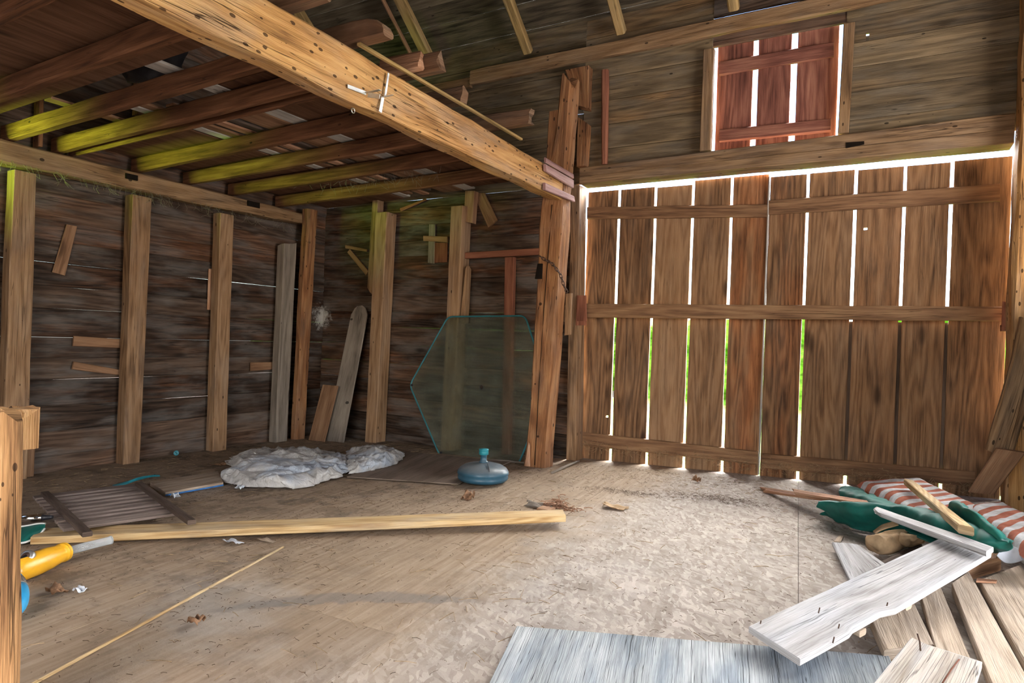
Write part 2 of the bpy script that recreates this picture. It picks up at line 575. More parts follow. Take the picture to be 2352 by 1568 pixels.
def mat_dropcloth():
    t = NT('paint_cloth')
    tc = t.new('TexCoord').outputs['Object']
    n = t.noise(tc, 3.5, 6, .65)
    c = t.mix(t.mapr(n, .35, .62), (.34, .32, .30), (.58, .565, .55))
    c = t.mix(t.math('MULTIPLY', t.mapr(t.noise(t.scale(tc, (1.3, 1.3, 1.3)), 1.6, 4), .5, .66), .65), c, (.36, .44, .56))
    c = t.mix(t.math('MULTIPLY', t.mapr(t.noise(tc, 8, 4), .60, .72), .6), c, (.20, .19, .18))
    d = t.new('VectorMath', operation='DISTANCE')
    t.put(d.inputs[0], t.new('NewGeometry').outputs['Position'])
    d.inputs[1].default_value = G(552, 1053, .08)
    c = t.mix(t.mapr(d.outputs['Value'], .11, .03), c, (.50, .34, .14))
    wr = t.noise(t.scale(tc, (9, 26, 9)), 1, 4, .6)
    wr2 = t.noise(t.scale(tc, (34, 14, 14)), 1, 3, .6)
    rg = t.math('ADD', t.math('ABSOLUTE', t.math('SUBTRACT', wr, .5)), t.math('MULTIPLY', t.math('ABSOLUTE', t.math('SUBTRACT', wr2, .5)), .6))
    t.bump(rg, .022, 1.0)
    return t.set(c, .85, .15)


def mat_floor():
    t = NT('dusty_board_floor')
    pos = t.new('NewGeometry').outputs['Position']
    uv = t.new('UVMap').outputs[0]
    ton = t.new('Attribute', attribute_name='tone').outputs['Fac']
    sp = t.new('SeparateXYZ')
    t.put(sp.inputs[0], pos)
    # oriented strand flakes: two layers of stretched cells, twisted by a slow noise
    w = t.noise(pos, 7, 2, .5, True)
    wv = t.new('VectorMath', operation='MULTIPLY_ADD')
    t.put(wv.inputs[0], w)
    wv.inputs[1].default_value = (.05, .05, 0)
    t.put(wv.inputs[2], pos)
    fl = []
    for ang, sc in ((.5, (15, 52, 1)), (-.35, (50, 14, 1)), (1.25, (13, 46, 1))):
        rt = t.new('VectorRotate', rotation_type='Z_AXIS')
        t.put(rt.inputs['Vector'], wv.outputs[0])
        rt.inputs['Angle'].default_value = ang
        v = t.vor(t.scale(rt.outputs[0], sc))
        s2 = t.new('SeparateColor')
        t.put(s2.inputs[0], v.outputs['Color'])
        fl.append((s2.outputs[0], s2.outputs[1], v.outputs['Distance']))
    pick = t.math('GREATER_THAN', fl[0][1], fl[1][1])
    fa = t.new('Mix', data_type='FLOAT')
    t.put(fa.inputs[0], pick)
    t.put(fa.inputs[2], fl[1][0])
    t.put(fa.inputs[3], fl[0][0])
    fv = t.new('Mix', data_type='FLOAT')
    t.put(fv.inputs[0], t.math('GREATER_THAN', fl[2][1], t.math('MAXIMUM', fl[0][1], fl[1][1])))
    t.put(fv.inputs[2], fa.outputs[0])
    t.put(fv.inputs[3], fl[2][0])
    osb = t.ramp(fv.outputs[0], [(.0, (.30, .255, .225)), (.5, (.39, .34, .30)), (.95, (.49, .435, .395))])
    # plywood grain
    pl = t.noise(t.scale(uv, (2.0, 30, 1)), 1, 4, .6)
    plc = t.ramp(pl, [(.3, (.27, .195, .135)), (.5, (.345, .26, .185)), (.72, (.43, .335, .255))])
    isosb = t.mapr(t.math('ADD', sp.outputs[0], t.math('MULTIPLY', t.math('SUBTRACT', t.noise(pos, 1.3, 2), .5), .9)), -2.0, -1.3)
    c = t.mix(isosb, plc, osb)
    c = t.mix(.5, c, t.mix(t.mapr(ton, 0, 1), (.62, .60, .58), (1.0, .97, .93)), 'MULTIPLY')
    # trodden dust and dirt
    d1 = t.noise(pos, .9, 5, .62)
    d2 = t.noise(pos, 5.5, 6, .72)
    d3 = t.noise(pos, 26, 4, .7)
    leftw = t.mapr(sp.outputs[0], -2.0, -4.6, .15, 1.0)
    dm = t.math('MULTIPLY', t.mapr(d2, .45, .62), t.mapr(d1, .38, .62, .35, 1.0))
    dm = t.math('MULTIPLY', dm, t.math('ADD', leftw, .25), True)
    c = t.mix(t.math('MULTIPLY', dm, .75), c, (.095, .070, .052))
    c = t.mix(t.math('MULTIPLY', t.mapr(d1, .52, .72), .45), c, (.44, .41, .385))
    c = t.mix(t.math('MULTIPLY', t.mapr(d3, .62, .74), .55), c, (.09, .065, .05))
    # a grey drag mark
    ax, ay = G(560, 1410)[:2]
    bx, by = G(1060, 1390)[:2]
    mx, my = G(800, 1372)[:2]
    cen = V(((ax + bx) / 2, (ay + by) / 2))
    dirv = V((bx - ax, by - ay)).normalized()
    q = t.new('VectorRotate', rotation_type='Z_AXIS')
    t.put(q.inputs['Vector'], pos)
    q.inputs['Center'].default_value = (mx, my, 0)
    q.inputs['Angle'].default_value = -math.atan2(dirv.y, dirv.x)
    s3 = t.new('SeparateXYZ')
    sb = t.new('VectorMath', operation='SUBTRACT')
    t.put(sb.inputs[0], q.outputs[0])
    sb.inputs[1].default_value = (mx, my, 0)
    t.put(s3.inputs[0], sb.outputs[0])
    along = t.math('POWER', t.math('ABSOLUTE', t.math('DIVIDE', s3.outputs[0], .62)), 4)
    yy = t.math('ADD', s3.outputs[1], t.math('MULTIPLY', t.math('POWER', s3.outputs[0], 2), .28))
    acr = t.math('POWER', t.math('DIVIDE', t.math('ADD', yy, t.math('MULTIPLY', t.math('SUBTRACT', d2, .5), .18)), .06), 2)
    c = t.mix(t.math('MULTIPLY', t.mapr(t.math('ADD', along, acr), 1.4, .3), .5), c, (.15, .145, .145))
    t.bump(t.math('ADD', t.math('MULTIPLY', fv.outputs[0], .4), t.math('ADD', d2, t.math('MULTIPLY', d3, .5))), .008, .7)
    return t.set(c, .9, .12)


M['clear'] = mat_clearplastic()
M['glass'] = mat_glass()
M['stripe'] = mat_stripe()
M['drop'] = mat_dropcloth()
M['floor'] = mat_floor()


# ------------------------------------------------------------------ placing helpers
def pt(c, plane, val):
    if plane == 'F':
        return G(c[0], c[1], c[2] if len(c) > 2 else val)
    if plane == 'W':
        return V(c)
    return U(c[0], c[1], plane, val)


def slab(name, mat, plane, val, c, depth, label=None, cat=None, group=None, parent=None, zb=None, zt=None, **k):
    """c = start edge (c0, c1), end edge (c3, c2); depth pushes the far face away"""
    p = [pt(x, plane, val) for x in c]
    if zb is not None or zt is not None:     # run a standing timber between two heights (start = foot, end = head)
        for a, b in ((0, 3), (1, 2)):
            P, Q = p[a].copy(), p[b].copy()
            if zb is not None:
                z = zb if not callable(zb) else zb(P.x, P.y)
                p[a] = P + (Q - P) * ((z - P.z) / (Q.z - P.z))
            if zt is not None:
                p[b] = P + (Q - P) * ((zt - P.z) / (Q.z - P.z))
    if isinstance(depth, (int, float)):
        n = (p[1] - p[0]).cross(p[3] - p[0]).normalized()
        if n.z < 0:
            n = -n
        d = -n * depth
    else:
        d = V(depth)
    q0 = [p[0], p[1], p[1] + d, p[0] + d]
    q1 = [p[3], p[2], p[2] + d, p[3] + d]
    b = MB()
    b.loft([q0, q1], **k)
    o = b.build(name, M[mat] if isinstance(mat, str) else mat, parent)
    if label:
        sv(o, label, cat, group)
    return o


def timber(name, mat, p0, p1, w, h, label=None, cat=None, group=None, parent=None, up=(0, 0, 1), **k):
    """straight timber from p0 to p1 (centre line), w across, h along up"""
    p0, p1 = V(p0), V(p1)
    d = (p1 - p0).normalized()
    s = d.cross(V(up)).normalized()
    u = s.cross(d)
    q = lambda p: [p - s * w / 2 - u * h / 2, p + s * w / 2 - u * h / 2, p + s * w / 2 + u * h / 2, p - s * w / 2 + u * h / 2]
    b = MB()
    b.loft([q(p0), q(p1)], **k)
    o = b.build(name, M[mat], parent)
    if label:
        sv(o, label, cat, group)
    return o


fl = lambda x, y: fz(x, y)
E = (0.003)

# ------------------------------------------------------------------ the setting
XL, XR, YB, YF = -6.60, 3.3, 6.42, -2.6     # inner faces of the left, right, back and front walls


def planks(b, x0, x1, z0, z1, y, t, axis='X', gap=.0, hmin=.19, hmax=.28, jit=.0015, gaps=(), cham=.011):
    z = z0
    i = 0
    while z < z1 - .02:
        h = random.uniform(hmin, hmax)
        zt = min(z + h, z1)
        if z1 - zt < .07:
            zt = z1
        g = gaps[i % len(gaps)] if gaps else gap
        o = random.uniform(0, .013)
        if axis == 'X':
            b.box((x0, y + o, z), (x1, y + o + t, zt - g), 'X', sub=2, cham=cham, jit=jit, seg=max(1, int((x1 - x0) / .5)))
        else:
            b.box((y - o - t, x0, z), (y - o, x1, zt - g), 'Y', sub=2, cham=cham, jit=jit, seg=max(1, int((x1 - x0) / .5)))
        z = zt
        i += 1


def structure(o, label=None, cat=None):
    o['kind'] = 'structure'
    if label:
        o['label'] = label
        o['category'] = cat
    return o


# floor sheets
b = MB()
xa = U(0, 0, 'Z', 9).x
edges_x = [-6.9, -5.48, -4.26, -3.04, -1.82, -.31, .91, 2.13, 3.5]
sh = lambda x, y: x if x in (-6.9, 3.5) else x - .105 * (y - 3.34)
for i in range(len(edges_x) - 1):
    x0, x1 = edges_x[i], edges_x[i + 1]
    ys = [-2.9, .9, 3.34, 5.78, 6.592] if i % 2 == 0 else [-2.9, 2.1, 4.55, 6.592]
    if i in (4, 6):
        ys = [-2.9, .9, 3.335, 5.78, 6.592]
    for j in range(len(ys) - 1):
        y0, y1 = ys[j], ys[j + 1]
        g = .0008
        q = lambda y: [(xx, y, fz(xx, y) + zz) for xx, zz in ((sh(x0, y) + g, -.03), (sh(x0, y) + g, 0), (sh(x1, y) - g, 0), (sh(x1, y) - g, -.03))]
        b.loft([q(y0 + g), q(y1 - g)], seg=1, sub=1, cham=.002, jit=0)
q = lambda y: [(xx, y, fz(xx, y) + zz) for xx, zz in ((-6.9, -.14), (-6.9, -.0302), (3.5, -.0302), (3.5, -.14))]
b.loft([q(-2.9), q(6.592)], seg=1, sub=1, cham=.001, jit=0)
floor = structure(b.build('floor', M['floor']), 'dusty plywood and strand board sheets covering the barn floor', 'floor')

# left gable wall
b = MB()
for ya_, yb_, za_, zb_ in ((-2.7, .2, 1.9, 2.9), (1.3, YB + .05, 1.9, 2.9), (-2.7, YB + .05, 2.9, 7.6)):
    planks(b, ya_, yb_, za_, zb_, XL, .026, 'Y', gaps=(0, 0, .0007, 0))
planks(b, -2.7, YB + .05, -.12, 1.9, XL, .026, 'Y', gaps=(0, .0, .0, 0, .0, .0008, .0, .0, .0007, 0))
structure(b.build('wall_left', M['wall']), 'dark horizontal board wall behind the left row of studs', 'wall')

# back wall below loft and beside the door
b = MB()
JX0 = U(1318, 700, 'Y', 6.40).x
planks(b, XL - .02, JX0 - .035, -.12, 3.03, YB, .026, gaps=(0,))
wb = structure(b.build('wall_back', M['wall']), 'dark horizontal board wall behind the leaning glass tabletop', 'wall')
# back wall above the door
hx0_ = U(1331, 405, 'Y', 6.35).x - .01
HX0, HX1 = U(1640, 200, 'Y', 6.45).x - .02, U(1935, 180, 'Y', 6.45).x + .02
HZ0, HZ1 = 3.27, U(1640, 108, 'Y', 6.42).z
DX1 = U(2322, 600, 'Y', 6.6).x + .01
b = MB()
planks(b, XL - .02, hx0_, 3.032, 4.82, YB, .026, hmin=.2, hmax=.27)
planks(b, hx0_ + .001, HX0, 3.135, 4.82, YB, .026, hmin=.2, hmax=.27)
holep = U(1993, 80, 'Y', 6.43)
random.seed(11)
z = 3.135
while z < 4.74:
    zt = min(z + random.uniform(.21, .27), 4.82)
    x0, x1 = HX1, 2.9
    if zt > 4.70:
        zt = 4.82
    if z < holep.z < zt:
        r = .012
        tn = random.random()
        for a, c, zz0, zz1 in ((x0, holep.x - r, z, zt), (holep.x + r, x1, z, zt), (holep.x - r, holep.x + r, z, holep.z - r), (holep.x - r, holep.x + r, holep.z + r, zt)):
            b.box((a, YB, zz0), (c, YB + .026, zz1), 'X', sub=1, cham=.001, jit=0, tone=tn, uvo=(3 + a, 5 + zz0))
    else:
        b.box((x0, YB, z), (x1, YB + .026, zt), 'X', sub=2, jit=.0015)
    z = zt
structure(b.build('wall_back_upper', M['upper']), 'olive brown board wall above the barn door around the hatch', 'wall')
# strips above hatch, right of door
b = MB()
planks(b, HX0 + .001, HX1 - .001, HZ1, 4.82, YB, .026)
planks(b, DX1 + .04, 3.3, -.12, 3.03, YB, .026)
structure(b.build('wall_back_right', M['wall']), 'dark boards of the back wall beside the right post', 'wall')

# right wall with a wide open doorway, front wall with a doorway
b = MB()
OY0, OY1, OZ1 = 1.6, 4.7, 2.75
planks(b, -2.7, OY0, -.12, 7.6, XR + .03, .026, 'Y', hmax=.3)
planks(b, OY1, YB + .05, -.12, 7.6, XR + .03, .026, 'Y', hmax=.3)
planks(b, OY0, OY1, OZ1, 7.6, XR + .03, .026, 'Y', hmax=.3)
structure(b.build('wall_right', M['wall']), 'board wall with a wide open doorway out of frame', 'wall')
b = MB()
FX0, FX1, FZ1 = -2.6, 1.4, 2.9
for x0, x1, z0, z1 in ((XL - .02, FX0, -.12, 4.7), (FX1, XR + .05, -.12, 4.7), (FX0, FX1, FZ1, 4.7)):
    planks(b, x0, x1, z0, z1, YF, .026, hmax=.3)
structure(b.build('wall_front', M['wall']), 'board wall with a doorway behind the viewpoint', 'wall')

# roof: sheathing boards on two slopes
b = MB()
PITCH = math.radians(38)
RY, RZ = 6.62, 4.62
ridge = (RY + 2.6) / 2
k = 0.0
Lr = ridge / math.cos(PITCH)
ca, sa = math.cos(PITCH), math.sin(PITCH)
while k < Lr:
    w = random.uniform(.2, .3)
    k2 = min(k + w, Lr)
    for sgn in (1, -1):
        def sp(kk, off):
            y = RY - ca * kk if sgn > 0 else -2.6 + ca * kk
            return (y + sgn * sa * off * 1, RZ + sa * kk + ca * off)
        o = random.uniform(0, .008)
        a0, a1 = sp(k, o), sp(k2 - .002, o)
        c0, c1 = sp(k, o + .025), sp(k2 - .002, o + .025)
        q = lambda x: [(x, *a0), (x, *a1), (x, *c1), (x, *c0)]
        b.loft([q(-6.75), q(3.45)], seg=14, sub=1, cham=.004, jit=.002)
    k = k2
structure(b.build('roof', M['roof']), 'dark sloping roof boards above the rafters', 'roof')

# ---- door opening: header, jambs, leaves
hz0 = U(1331, 422, 'Y', 6.35).z
hzl, hzr = U(1335, 385, 'Y', 6.35).z, U(2330, 258, 'Y', 6.35).z
hx0, hx1 = U(1331, 405, 'Y', 6.35).x, U(2331, 290, 'Y', 6.35).x
b = MB()
for za, zb_ in ((0.0, .47), (.475, 1.0)):
    q = lambda x, zt: [(x, 6.35, hz0 + (zt - hz0) * za), (x, 6.585, hz0 + (zt - hz0) * za), (x, 6.585, hz0 + (zt - hz0) * zb_), (x, 6.35, hz0 + (zt - hz0) * zb_)]
    q = (lambda x, zt, za=za, zb_=zb_: [(x, 6.35, hz0 + (zt - hz0) * za), (x, YB - .014 if zb_ > .9 else 6.575, hz0 + (zt - hz0) * za), (x, YB - .014 if zb_ > .9 else 6.575, hz0 + (zt - hz0) * zb_), (x, 6.35, hz0 + (zt - hz0) * zb_)])
    b.loft([q(hx0, hzl), q(hx1, hzr)], sub=3, cham=.006, jit=.006, jf=2)
hdr = b.build('door_header_beam', M['header'])
sv(hdr, 'long header beam spanning the top of the barn door', 'beam')
o = slab('mortise_shade_plate', 'hole', 'Y', 6.343, [(1943, 327), (1943, 340), (1985, 331), (1985, 326 - 2)], (0, .01, 0), parent=hdr, jit=0, cham=.001)  # dark plate in place of a shaded recess

JF = 6.38
tl = slab('trim_1', 'stud', 'Y', JF, [(1300, 1058), (1322, 1058), (1331, 424), (1311, 424)], (0, .19, 0), zb=fl, zt=hz0 - .004, jit=.004, sub=2)
structure(tl, 'narrow jamb board standing at the left edge of the barn door', 'door jamb')
jr0 = U(2325, 420, 'Y', 6.5)
tr = MB()
tr.box((DX1 + .005, JF, fz(.9, 6.5)), (DX1 + .05, JF + .19, hz0 - .004), 'Z', jit=.003)
structure(tr.build('trim_2', M['stud']), 'narrow jamb board standing between the barn door and right post', 'door jamb')

YD = 6.60
dt = hz0 - .042
gx = [U(x, 591, 'Y', YD).x for x in (1344, 1418, 1501, 1587, 1675.6, 1760, 1850, 1960, 2072.6, 2180, 2311)]
dl = root('door_1', (gx[2], YD, fz(gx[2], YD)), 'left leaf of the barn door, five upright boards with glowing gaps', 'door')
dr = root('door_2', (gx[8], YD, fz(gx[8], YD)), 'right leaf of the barn door, five wide boards with battens behind', 'door')
dl['kind'] = dr['kind'] = 'structure'
GAP = .026
holes = [U(1394, 956, 'Y', YD), U(1988, 525, 'Y', YD)]
for i in range(10):
    par = dl if i < 5 else dr
    x0, x1 = gx[i] + GAP / 2, gx[i + 1] - GAP / 2
    if i == 9:
        x1 = gx[10] + .018
    if i == 4:
        x1 = gx[5] - .004
    if i == 5:
        x0 = gx[5] + .012
    zb = fz((x0 + x1) / 2, YD) - .05
    ztop = dt + (random.uniform(-.008, .004) if i not in (3, 4) else .03)
    b = MB()
    tn = random.random()
    hh = [h for h in holes if x0 < h.x < x1]
    dep = .028
    if hh:
        h = hh[0]
        r = .014
        for a, c, z0, z1 in ((x0, h.x - r, zb, ztop), (h.x + r, x1, zb, ztop), (h.x - r, h.x + r, zb, h.z - r * .8), (h.x - r, h.x + r, h.z + r * .8, ztop)):
            b.box((a, YD, z0), (c, YD + dep, z1), 'Z', sub=1, cham=.001, jit=0, tone=tn, uvo=(7 + z0, 9 + a))
    else:
        b.box((x0, YD + random.uniform(0, .004), zb), (x1, YD + dep, ztop), 'Z', sub=3, cham=.005, jit=.0035, tone=tn, jf=2.2)
    b.build('board', M['door'], par)
    # thick meeting edge of the leaf, its pale colour imitates daylight falling on it
b = MB()
b.box((gx[5] - .002, YD - .035, fz(gx[5], YD) + .01), (gx[5] + .010, YD + .02, dt), 'Z', jit=.003)
b.build('lit_edge_strip', M['white'], dl)
YR = YD - .032
for par, cs in ((dl, [(1348, 503), (1348, 475), (1764, 469), (1764, 498)]), (dr, [(1766, 492), (1766, 460), (2297, 421), (2297, 462)]),
                (dl, [(1328, 1022), (1328, 991), (1741, 1037), (1741, 1067)]), (dr, [(1750, 1075), (1750, 1041), (2240, 1083), (2240, 1118)])):
    slab('rail', 'rail', 'Y', YR, cs, (0, .03, 0), parent=par, jit=.003, sub=2)
for i in (7, 8, 9):
    b = MB()
    z1 = U(1900, 737, 'Y', YD).z
    b.box((gx[i] - .05, YD + .032, fz(gx[i], YD) + .2), (gx[i] + .05, YD + .05, z1), 'Z', jit=.001)
    b.build('batten', M['dark'], dr)
b = MB()
b.box((gx[10] - .05, YD + .032, fz(gx[10], YD) + .02), (gx[10] + .10, YD + .05, U(2300, 945, 'Y', YD).z), 'Z', jit=.001)
b.build('batten', M['dark'], dr)  # this one added outside to block light through the lower right gap
# door latch bar and its holders
bar = slab('door_bar', 'rail', 'Y', 6.46, [(1343, 729), (1343, 697), (2301, 704), (2301, 737)], (0, .045, 0), 'long latch bar laid across both leaves of the barn door', 'bar', jit=.004, sub=2)
for nm, cs, lb in (('left', [(1322, 737), (1347, 737), (1346, 678), (1325, 678)], 'small wooden bar holder on the jamb beside the big post'),
                   ('right', [(2300, 750), (2326, 750), (2327, 692), (2303, 692)], 'small wooden bar holder on the jamb beside the right post')):
    r_ = root('bar_holder', U(cs[0][0], cs[0][1], 'Y', 6.40), lb, 'bracket')
    c = [V((x, y)) for x, y in cs]
    slab('front_block', 'red', 'Y', 6.36, [cs[0], cs[1], cs[2], cs[3]], (0, .015, 0), parent=r_, jit=.002)
    lo = [(cs[0][0], cs[0][1] + 10), (cs[1][0], cs[1][1] + 10), (cs[1][0], cs[1][1] - 4), (cs[0][0], cs[0][1] - 4)]
    slab('lower_block', 'red', 'Y', 6.376, lo, (0, .08 if nm == 'right' else .0035, 0), parent=r_, jit=.001)

# straw and cobwebs hanging on the bottom rails
b = MB()
for i in range(420):
    px = random.uniform(1330, 2230)
    py = 1022 + (px - 1328) * .107 + random.gauss(0, 7)
    p = U(px, py, 'Y', YR - random.uniform(.004, .03))
    q = p + V((random.gauss(0, .05), random.uniform(-.01, .0), random.uniform(-.06, .02)))
    mid = (p + q) / 2 + V((random.gauss(0, .015), -.005, random.gauss(0, .015)))
    if min(q.z, p.z) < fz(p.x, p.y) + .01:
        continue
    b.tube([p, mid, q], .0014, 3, False)
sv(b.build('straw', M['straw']), 'dry straw and cobwebs caught under the bottom rails of the door', 'straw', kind='stuff')

# ---- hatch
dh = root('door_3', ((HX0 + HX1) / 2, YD, HZ0 + .02), 'red board hatch with bright gaps above the barn door', 'hatch')
dh['kind'] = 'structure'
hxs = [U(x, 200, 'Y', 6.5).x for x in (1648, 1729, 1741, 1816, 1830, 1924)]
for i in range(3):
    b = MB()
    b.box((hxs[2 * i], 6.47, HZ0 - .075), (hxs[2 * i + 1], 6.495, HZ1 + .03), 'Z', jit=.006, sub=3, jf=3)
    b.build('board', M['hatch'], dh)
slab('rail', 'hatch', 'Y', 6.435, [(1652, 172), (1650, 142), (1915, 96), (1915, 130)], (0, .03, 0), parent=dh, jit=.012, sub=3)
slab('rail', 'hatch', 'Y', 6.435, [(1652, 325), (1652, 298), (1908, 272), (1908, 300)], (0, .03, 0), parent=dh, jit=.014, sub=3)
for cs, lb in (([(1606, 350), (1631, 350), (1640, 104), (1616, 104)], 'short stud standing at the left edge of the red hatch'),
               ([(1924, 318), (1948, 318), (1965, 34), (1938, 34)], 'short stud standing at the right edge of the red hatch')):
    slab('hatch_stud', 'plate', 'Y', 6.34, cs, (0, .075, 0), lb, 'stud', zb=hzl + (hzr - hzl) * (.36 if cs[0][0] < 1700 else .67) + .012, zt=U(1640, 106, 'Y', 6.33).z - .012, jit=.004)

# ------------------------------------------------------------------ frame timbers
# left wall plate on its studs
b = MB()
PX = -6.40
pz = [U(0, 320, 'X', PX).z, U(0, 372, 'X', PX).z, U(695, 490, 'X', PX), U(695, 513, 'X', PX).z]
ye = pz[2].y
st = []
for y, zt, zb in ((.6, pz[0] + .01, pz[1] - .02), (2.6, pz[0], pz[1]), (4.3, 2.85, 2.675), (ye, pz[2].z, pz[3])):
    st.append([(-6.565, y, zb), (PX, y, zb), (PX, y, zt), (-6.565, y, zt)])
b.loft(st, sub=3, cham=.012, jit=.014, jf=2.2)
lp = b.build('wall_plate', M['plate'])
sv(lp, 'rough horizontal plate timber on the left studs carrying the joist ends', 'beam')
for px, py in ((303, 404), (583, 467)):
    slab('mortise_shade_plate', 'hole', 'X', PX + .016, [(px - 13, py - 7), (px - 13, py + 5), (px + 14, py + 11), (px + 14, py - 1)], (-.02, 0, 0), parent=lp, jit=0, cham=.001)  # flat dark plates painted as the shade of two mortises
PZ = 2.66

studs = [
    ([(10, 930), (68, 930), (85, 392), (33, 385)], 'wide pale edged stud, nearest the broken post on the left wall'),
    ([(283, 1055), (322, 1055), (350, 445), (305, 440)], 'tall stud between the first and third studs of the left wall'),
    ([(490, 1012), (521, 1008), (538, 484), (507, 480)], 'stud behind the tin can on the left wall'),
]
for c, lb in studs:
    slab('wall_stud', 'stud', 'X', -6.43, c, (-.13, 0, 0), lb, 'stud', 'studs of the left wall', zb=fl, zt=PZ - .025, jit=.006, sub=3, jf=1.6)
slab('wall_stud', 'greyb', 'X', -6.43, [(633, 998), (660, 998), (682, 560), (653, 560)], (-.12, 0, 0), 'shorter grey stud nailed beside the corner post', 'stud', 'studs of the left wall', zb=fl, jit=.005, sub=3, b1=.03)
slab('corner_post', 'post', 'Y', 5.86, [(664, 1000), (680, 1000), (710, 470), (692, 470)], (0, .17, 0), 'round edged orange corner post where left and back walls meet', 'post', zb=fl, zt=2.9, jit=.012, sub=3, cham=.03)
b = MB()
slab('wall_board_scrap', 'brownb', 'X', -6.50, [(55, 1100), (78, 1098), (84, 985), (66, 985)], (-.03, 0, 0), 'short brown upright board low on the left wall behind the broken post', 'board', jit=.002)

# back wall studs
S1 = slab('wall_stud', 'stud', 'Y', 6.21, [(838, 1016), (862, 1018), (890, 455), (864, 457)], (0, .19, 0), 'stud right of the tall leaning grey board', 'stud', 'studs of the back wall', zb=fl, zt=2.86, jit=.006, sub=3)
slab('stud_board', 'stud', 'Y', 6.27, [(843, 662), (857, 672), (868, 457), (855, 457)], (0, .12, 0), 'thin board strip nailed beside the stud above the leaning board', 'board', jit=.003, b0=.05)
S2 = slab('wall_stud', 'stud', 'Y', 6.21, [(1012, 1030), (1038, 1032), (1064, 440), (1037, 440)], (0, .19, 0), 'stud partly seen through the glass tabletop', 'stud', 'studs of the back wall', zb=fl, zt=2.86, jit=.007, sub=3)
slab('stud_board', 'stud', 'Y', 6.25, [(1055, 742), (1066, 742), (1072, 620), (1068, 620)], (0, .1, 0), 'splintered strip nailed to the stud above the glass tabletop', 'board', jit=.004, b1=.05)
slab('hanging_block', 'brownb', 'Y', 6.28, [(1064, 508), (1084, 512), (1090, 438), (1068, 438)], (0, .09, 0), 'short square block fixed high beside the stud under the loft', 'block', jit=.002)
slab('tilted_board', 'brownb', 'Y', 6.37, [(1121, 523), (1142, 505), (1112, 443), (1086, 443)], (0, .025, 0), 'tilted brown board nailed high on the back wall below the loft', 'board', jit=.002)
slab('cross_rail', 'red', 'Y', 6.30, [(1060, 594), (1060, 580), (1240, 569), (1240, 584)], (0, .06, 0), 'reddish horizontal rail running to the big post', 'rail', jit=.003)
slab('cross_upright', 'red', 'Y', 6.33, [(1152, 1040), (1170, 1042), (1180, 590), (1159, 591)], (0, .06, 0), 'reddish upright batten below the rail, behind the glass tabletop', 'batten', zb=fl, jit=.004)
slab('cross_strip', 'greyb', 'Y', 6.385, [(982, 603), (997, 605), (999, 515), (985, 515)], (0, .025, 0), 'small upright strip of the nailed cross on the back wall', 'strip', jit=.002)
slab('cross_strip', 'brownb', 'Y', 6.355, [(972, 553), (972, 541), (1027, 543), (1027, 556)], (0, .025, 0), 'small level strip of the nailed cross on the back wall', 'strip', jit=.002)
slab('patch_board', 'red', 'Y', 6.39, [(997, 603), (1026, 602), (1027, 557), (998, 557)], (0, .02, 0), 'small red brown patch board right of the nailed cross', 'board', jit=.001)
slab('wall_stick', 'brownb', 'Y', 6.38, [(793, 570), (793, 562), (842, 572), (842, 578)], (0, .02, 0), 'short level stick nailed high left of the back wall stud', 'stick', jit=.002)
slab('wall_stick', 'brownb', 'Y', 6.39, [(797, 580), (803, 572), (846, 622), (840, 632)], (0, .02, 0), 'slanting stick on the back wall below a short level stick', 'stick', jit=.002)
slab('wall_stick', 'red', 'Y', 6.38, [(920, 485), (918, 478), (978, 455), (978, 460)], (0, .015, 0), 'thin slanting stick on the back wall just below the loft joist', 'stick', jit=.002)

# leaning boards
def rp(px, py, y0, z0, sl):
    return RP(px, py, (0, y0, z0), (0, -1, sl))
p = [rp(745, 1018, 6.02, .03, .17), rp(787, 1021, 6.02, .03, .17)]
e = [rp(834, 740, 6.02, .03, .17), rp(801, 740, 6.02, .03, .17)]
t1 = [rp(843, 722, 6.02, .03, .17), rp(806, 722, 6.02, .03, .17)]
t2 = [rp(838, 706, 6.02, .03, .17), rp(814, 708, 6.02, .03, .17)]
t3 = [rp(832, 701, 6.02, .03, .17), rp(820, 703, 6.02, .03, .17)]
dd = V((0, .022, -.004))
b = MB()
qq = lambda a, c: [a, c, c + dd, a + dd]
b.loft([qq(p[0], p[1]), qq(t1[1] + (p[0] - p[0]), t1[0]), qq(t2[1], t2[0]), qq(t3[1], t3[0])], sub=2, cham=.003, jit=.002)
sv(b.build('leaning_board', M['greyb']), 'tall grey board with a rounded top leaning on the back wall', 'board')
p = [rp(c[0], c[1], 5.94, .03, .15) for c in ((707, 1015), (743, 1020), (776, 886), (741, 883))]
b = MB()
dd = V((0, .018, -.003))
b.loft([qq(p[0], p[1]), qq(p[3], p[2])], sub=2, cham=.003, jit=.001)
sv(b.build('leaning_board', M['brownb']), 'short brown board leaning against the tall rounded grey board', 'board')

# wall scraps on the left
for c, m, lb in (([(121, 625), (150, 633), (178, 520), (154, 515)], 'brownb', 'split tilted board scrap nailed to the left wall'),
                 ([(168, 795), (170, 771), (285, 779), (285, 799)], 'brownb', 'level board patch on the left wall beside the second stud'),
                 ([(166, 848), (170, 830), (282, 850), (280, 862)], 'brownb', 'slanting board patch low on the left wall'),
                 ([(477, 711), (495, 712), (497, 618), (480, 617)], 'splint', 'orange upright scrap nailed left of the third stud'),
                 ([(576, 852), (577, 832), (634, 831), (634, 848)], 'brownb', 'small level board patch on the left wall near the corner')):
    slab('wall_scrap', m, 'X', -6.574, c, (-.018, 0, 0), lb, 'board', jit=.002)

